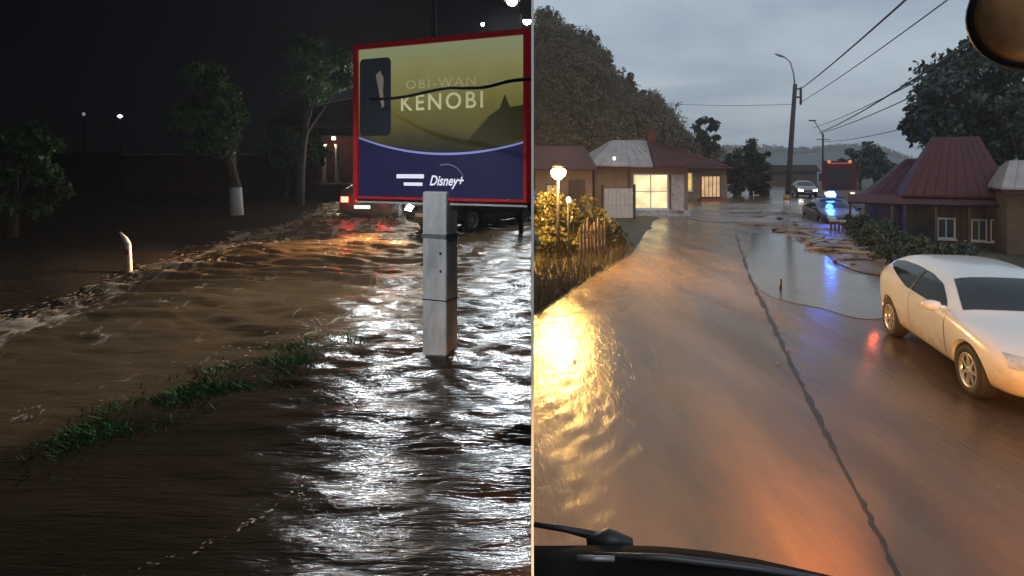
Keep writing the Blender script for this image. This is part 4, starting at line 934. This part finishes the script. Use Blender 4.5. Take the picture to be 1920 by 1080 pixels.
MB().box((.1, 0, -.2), (3.4, 4, 2.1)).build('wall_body', M_timber, h5)
for k in range(9): MB().box((.11+k*.30, -.035, .05), (.11+k*.30+.28, -.002, 2.06)).build('plank', M_timber, h5)
r5 = hip_roof(h5, -.2, 5.4, -.6, 4.4, 2.0, 4.0, 1.75, 4.4, .3, M_roofr); seams(r5, -.2, 5.4, -.6, 2.0, 4.0, 1.75, 4.4, 1.6, 13, M_roofr)
h6 = empty('house', (P(1882, 0, 22.5).x, 22.5, -.5), R(-28)); tag(h6, 'ochre house with a pale grey tin roof at the right edge', 'house')
MB().box((.1, 0, -.2), (5.5, 4, 2.15)).build('wall_body', pm('dull_plaster', (.105, .07, .048), .85, var=.25), h6)
r6 = hip_roof(h6, -.15, 6, -.5, 4.5, 2.35, 3.35, .5, 5.2, .2, M_roofg); seams(r6, -.15, 6, -.5, 2.35, 3.35, .5, 5.2, 1.8, 16, M_roofg)
MB().box((-.1, -.45, 2.12), (5.9, -.02, 2.26)).build('red_fascia', M_roofr, h6)
# picket fence before the wing
fn = empty('fence', (P(1556, 0, 24.5).x, 24.5, -.1), R(-20)); tag(fn, 'low wooden picket fence with a pale top rail below the beacon car', 'fence')
for k in range(15): MB().box((k*.14, 0, -.5), (k*.14+.09, .025, .52)).build('picket', M_timber, fn)
MB().box((-.03, -.03, .50), (2.12, .06, .57)).build('top_rail', M_concrete, fn)

# ------------------------------------------------------------------ poles and wires
pb = GR(1475, 388); ptop = P(1491, 158, pb.y)
root = empty('utility_pole', pb); tag(root, 'tall dark utility pole with a curved lamp arm beside the road', 'utility pole')
q_ = ptop-pb
MB().tube([(0, 0, -.5), q_*.5, q_], [.19, .16, .13], 12).build('pole', pm('pole_wood', (.055, .05, .05), .8, var=.3, stretch=(8, 8, 1)), root)
hp2 = P(1462, 104, pb.y)-pb
MB().tube([q_*.97, q_+Vector((-.10, 0, .7)), q_+Vector((-.32, 0, 1.45)), hp2+Vector((.25, 0, -.06)), hp2], [.05, .05, .045, .04, .04], 8).build('lamp_arm', M_gmetal, root)
MB().lathe([(.03, -.40), (.10, -.25), (.13, .05), (.06, .32)], 12, Matrix.Translation(hp2) @ Matrix.Rotation(R(-72), 4, 'Y') @ Matrix.Scale(.6, 4, (1, 0, 0))).build('lamp_head', M_gmetal, root)
MB().box((q_.x-.05, -.10, q_.z-.9), (q_.x+.35, .02, q_.z-.8)).box((q_.x-.05, -.10, q_.z-.35), (q_.x+.35, .02, q_.z-.27)).box((q_.x+.28, -.10, q_.z-1.35), (q_.x+.4, .0, q_.z-.2)).build('bracket', M_dmetal, root)
MB().tube([(-.02, -.02, -.1), (-.015, -.02, .45)], .215, 12).build('white_band', pm('band_white', (.6, .58, .52), .6), root)
MB().tube([(-.015, -.02, .46), (0.0, -.02, .8)], .212, 12).build('yellow_band', pm('band_yellow', (.45, .27, .05), .6), root)
p2b = GR(1543, 350); root = empty('utility_pole', p2b); tag(root, 'distant thin utility pole left of the fire engine', 'utility pole')
MB().tube([(0, 0, -.5), (0, 0, P(1543, 250, p2b.y).z)], [.18, .13], 8).build('pole', M_dmetal, root)
zt2 = P(1543, 262, p2b.y).z; MB().box((-.9, -.05, zt2), (.9, .05, zt2+.1)).build('cross_arm', M_dmetal, root)
MB().tube([(-.1, 0, P(1543, 252, p2b.y).z), (-1.2, 0, zt2+2.6)], .05, 6).build('lamp_arm', M_dmetal, root)
MB().box((-1.9, -.12, zt2+2.52), (-1.0, .12, zt2+2.7)).build('lamp_head', M_dmetal, root)
def wire(label, a, b, sag, r=.02):
    pts = [a.lerp(b, i/24)+Vector((0, 0, -sag*4*(i/24)*(1-i/24))) for i in range(25)]
    tag(MB().tube(pts, r*1.4, 5, False).build('wire', M_wire), label, 'wire', 'overhead wires on the dusk side')
top1 = ptop+Vector((.3, 0, -.35))
wire('topmost overhead wire running up to the top edge', top1, P(1775, -70, 12), .10, .022)
wire('second overhead wire from the top of the utility pole', ptop+Vector((.33, 0, -1.2)), P(1850, -55, 13), .12, .014)
wire('thick overhead wire passing behind the round mirror', P(1540, 247, 52), P(1930, 5, 12), .25, .024)
wire('thin overhead wire just under the thick one', P(1525, 240, 50), P(1930, 42, 13), .2, .014)
wire('overhead wire dipping toward the big tree', P(1535, 250, 60), P(1820, 128, 20), .25, .02)
wire('lowest overhead wire ending in the leaning tree', P(1545, 265, 85), P(1745, 228, 33), .3, .022)
wire('faint overhead wire crossing left from the utility pole to the hill', ptop+Vector((0, 0, -1.3)), P(1120, 180, 60), .4, .012)

# ------------------------------------------------------------------ vehicles on the dusk side
fw, rwp = GR(1824, 742), GR(1674, 629)
axd = (fw-rwp); yaw = math.atan2(axd.y, axd.x); midp = (fw+rwp)/2; fwd = Vector((math.cos(yaw), math.sin(yaw), 0)); rgt = Vector((fwd.y, -fwd.x, 0))
sc_ = axd.length/2.50
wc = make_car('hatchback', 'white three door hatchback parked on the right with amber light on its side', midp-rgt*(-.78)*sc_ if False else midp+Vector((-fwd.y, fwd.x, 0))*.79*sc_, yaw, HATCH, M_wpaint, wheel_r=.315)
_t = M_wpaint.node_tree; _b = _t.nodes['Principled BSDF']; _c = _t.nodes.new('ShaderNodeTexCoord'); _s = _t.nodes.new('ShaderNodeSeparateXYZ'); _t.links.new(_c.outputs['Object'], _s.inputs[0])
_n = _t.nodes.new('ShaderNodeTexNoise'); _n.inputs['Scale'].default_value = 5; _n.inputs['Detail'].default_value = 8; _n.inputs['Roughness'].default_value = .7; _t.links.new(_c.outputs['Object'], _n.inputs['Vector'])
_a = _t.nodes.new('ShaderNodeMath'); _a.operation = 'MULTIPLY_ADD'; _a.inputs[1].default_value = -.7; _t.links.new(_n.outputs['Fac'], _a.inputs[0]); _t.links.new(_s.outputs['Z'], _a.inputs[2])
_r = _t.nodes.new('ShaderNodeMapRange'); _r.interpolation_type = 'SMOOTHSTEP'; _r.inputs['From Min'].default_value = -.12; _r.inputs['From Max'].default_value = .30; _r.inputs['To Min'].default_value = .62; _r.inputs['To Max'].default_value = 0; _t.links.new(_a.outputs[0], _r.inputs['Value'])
_m = _t.nodes.new('ShaderNodeMix'); _m.data_type = 'RGBA'; _t.links.new(_r.outputs[0], _m.inputs[0]); _t.links.new(_b.inputs['Base Color'].links[0].from_socket, _m.inputs[6]); _m.inputs[7].default_value = (.40, .27, .14, 1); _t.links.new(_m.outputs[2], _b.inputs['Base Color'])  # mud spatter low on the body, also painting in the amber lamp glow
wc.scale = (sc_, sc_, sc_*.89)
light('rear_lamp_light', rwp-fwd*.75+Vector((-.05, 0, .28)), 3, (1, .12, .03), .06)
# beacon car
bp_ = P(1590, 0, 28); bc = make_car('police_car', 'dark patrol car with a glowing blue roof beacon', (bp_.x, 29.6, -.35), R(-100), SEDAN, M_ppaint, detail=False)
MB().box((-.12, -.55, 1.43), (.12, .55, 1.50)).build('light_bar', M_black, bc)
MB().lathe([(.2, 1.50), (.22, 1.62), (.13, 1.76)], 14, Matrix.Translation((0, 0, 0))).build('beacon', glow('beacon_blue', (.08, .25, 1), 30), bc)
light('beacon_light', (bp_.x-.1, 29.3, 1.60), 170, (.03, .12, 1), .2)
# fire engine
fe = empty('fire_engine', (P(1574, 0, 45).x, 45, -.05), R(-27)); tag(fe, 'red fire engine with amber roof lamps stopped on the road ahead', 'fire engine')
MB().box((-1.15, 0, .55), (1.15, 2.1, 2.9)).build('cab', M_rpaint, fe)
MB().box((-1.18, 2.2, .55), (1.18, 6.8, 3.15)).build('body', M_rpaint, fe)
MB().box((-1.0, -.02, 1.65), (1.0, -.003, 2.55)).build('windscreen', pm('dull_glass', (.02, .022, .026), .5, var=.1), fe)
MB().box((-1.16, -.22, .45), (1.16, -.004, .95)).build('bumper', pm('bumper_grey', (.2, .2, .2), .5), fe)
MB().box((-.8, -.03, 1.05), (.8, -.004, 1.5)).build('grille', M_black, fe)
for s_ in (-1, 1):
    MB().box((s_*.85-.14, -.26, .6), (s_*.85+.14, -.222, .82)).build('headlamp', glow('engine_lamp', (1, .85, .6), 1.5), fe)
    MB().lathe([(.1, 2.95), (.12, 3.1), (.06, 3.2)], 10, Matrix.Translation((s_*.7, .5, 0))).build('roof_lamp', glow('engine_amber', (1, .3, .12), .8), fe)
    MB().box((s_*1.28-.1, .1, 1.6), (s_*1.28+.1, .25, 2.2)).build('mirror', M_black, fe)
    for y_ in (.9, 5.3): MB().lathe([(.2, -.15), (.48, -.15), (.5, -.1), (.5, .1), (.48, .15), (.2, .15)], 18, Matrix.Translation((s_*1.0, y_, .5)) @ Matrix.Rotation(R(90), 4, 'Y')).build('wheel', M_tyre, fe)
MB().box((-.6, .3, 2.902), (.6, .7, 3.0)).build('roof_sign', pm('sign_red', (.5, .15, .12), .4, emit=(.8, .15, .1), estr=.15), fe)
dcar = GR(1537, 372); make_car('car', 'small light car with headlamps on beside the fire engine', (dcar.x, dcar.y+3, 0), R(-105), SEDAN, M_tpaint, lights_on=True, detail=False)

# ------------------------------------------------------------------ own vehicle: cowl, wiper, mirror, lamps
tv = empty('truck', (0.9, .6, 0), R(-21)); tag(tv, 'black truck cowl and wipers with a round mirror in the foreground', 'truck')
def W2T(p): return (Matrix.Translation(tv.location) @ Matrix.Rotation(R(-21), 4, 'Z')).inverted() @ Vector(p)
M_cowl = pm('cowl_black', (.006, .006, .006), .85, spec=.1, var=.3, scale=10)
edge = [(1001, 1013), (1060, 1013), (1120, 1012), (1180, 1012), (1250, 1015), (1330, 1023), (1420, 1038), (1500, 1056), (1570, 1072), (1640, 1090), (1720, 1112)]
rows = []
for (dpt, drop) in ((1.02, 0), (1.00, -14), (.97, 0), (.90, 70), (.82, 190)):
    rows.append([P(px_, py_+drop+34, dpt) for px_, py_ in edge])
vs = [W2T(p) for r_ in rows for p in r_]; c_ = len(edge)
cw = mobj('cowl', vs, [(i*c_+k, i*c_+k+1, (i+1)*c_+k+1, (i+1)*c_+k) for i in range(len(rows)-1) for k in range(c_-1)], M_cowl, tv, True)
sdm = cw.modifiers.new('s', 'SOLIDIFY'); sdm.thickness = .015; sdm.offset = 0
MB().tube([W2T(P(1001, 983, 1.05)), W2T(P(1060, 992, 1.05)), W2T(P(1110, 1003, 1.05)), W2T(P(1150, 1016, 1.04))], [.0045, .0055, .008, .012], 8).build('wiper_arm', M_black, tv)
MB().tube([W2T(P(1100, 1018, 1.03)), W2T(P(1140, 1013, 1.03)), W2T(P(1185, 1020, 1.03))], [.008, .020, .009], 10).build('wiper_pivot', M_black, tv)
MB().tube([W2T(P(1110, 1040, .955)), W2T(P(1250, 1046, .955)), W2T(P(1420, 1066, .955)), W2T(P(1540, 1085, .955))], [.004, .006, .006, .004], 8).build('wiper_blade', pm('wiper_rubber', (.03, .03, .035), .35), tv)
MB().tube([W2T(P(1082, 1046, .94)), W2T(P(1152, 1048, .94))], .0045, 8).build('cowl_trim', M_gmetal, tv)
mc = P(1944, 22, 1.05); mdir = Vector((-.55, -.8, -.1)).normalized(); mm4 = Matrix.Translation(W2T(mc)) @ (Matrix.Rotation(R(21), 3, 'Z') @ mdir).to_track_quat('Z', 'Y').to_matrix().to_4x4()
M_mir = pm('mirror_shell', (.70, .37, .17), .35, .15, var=.4, scale=9)  # orange reflection in the mirror put into the base colour
MB().lathe([(.090, -.012), (.0905, .002), (.078, .022), (.055, .036), (.025, .043), (.004, .045)], 36, mm4).build('mirror_shell', M_mir, tv)
MB().lathe([(.089, -.02), (.098, -.02), (.101, -.006), (.098, .006), (.0915, .006)], 36, mm4).build('mirror_rim', M_black, tv)
MB().tube([W2T(mc+Vector((.02, .02, .05))), W2T(mc+Vector((.10, .0, .30)))], .012, 8).build('mirror_arm', M_black, tv)
# its headlamps below the frame; added amber lamp stands in for a lens glow
fwdt = Vector((.361, .933, 0))
for s_ in (-.0, 1.55):
    hpz = Vector((.45, 1.25, .95))+Vector((.933, -.361, 0))*s_
    if hpz.x > .05:
        MB().lathe([(.09, -.08), (.1, 0), (.07, .03)], 14, Matrix.Translation(W2T(hpz)) @ Matrix.Rotation(R(-90), 4, 'X')).build('headlamp', glow('truck_lamp', (1, .8, .5), 8), tv)
        light('truck_headlight', hpz+fwdt*.08, 2300, (1, .38, .05), .08, 'SPOT', aim=hpz+fwdt*8+Vector((.45, -.1, -1.25)), size=26, blend=.75)
        light('truck_road_fill', hpz+fwdt*.09, 520, (1, .44, .12), .08, 'SPOT', aim=hpz+fwdt*8+Vector((-2.2, 1.0, -2.6)), size=62, blend=.9)  # added wide fill at the headlamp, warms the left of the road
al = Vector((1.5, 2.6, .45))
MB().lathe([(.015, -.03), (.028, 0), (.015, .03)], 12, Matrix.Translation(W2T(al))).build('added_amber_lamp', glow('added_amber_glass', (1, .20, .015), 2.2), tv)
MB().tube([W2T((1.2, 1.6, .45)), W2T((1.35, 2.4, .42)), W2T(al+Vector((0, 0, -.06)))], .03, 8).build('added_lamp_bracket', M_black, tv)
light('added_amber_spot', al+Vector((.03, .10, .02)), 260, (1, .20, .02), .05, 'SPOT', aim=(1.93, 4.05, 0), size=36, blend=1)

# ------------------------------------------------------------------ rainy air
hzm = bpy.data.materials.new('rain_haze'); hzm.use_nodes = True; t = hzm.node_tree; t.nodes.clear()
ho_ = t.nodes.new('ShaderNodeOutputMaterial'); hv = t.nodes.new('ShaderNodeVolumePrincipled'); hv.inputs['Color'].default_value = (.9, .92, .95, 1); hv.inputs['Density'].default_value = .0010; hv.inputs['Anisotropy'].default_value = .2
t.links.new(hv.outputs[0], ho_.inputs['Volume'])
tag(MB().box((-140, -10, -6), (1200, 940, 75)).build('haze', hzm), kind='stuff')
scene.cycles.volume_bounces = 0
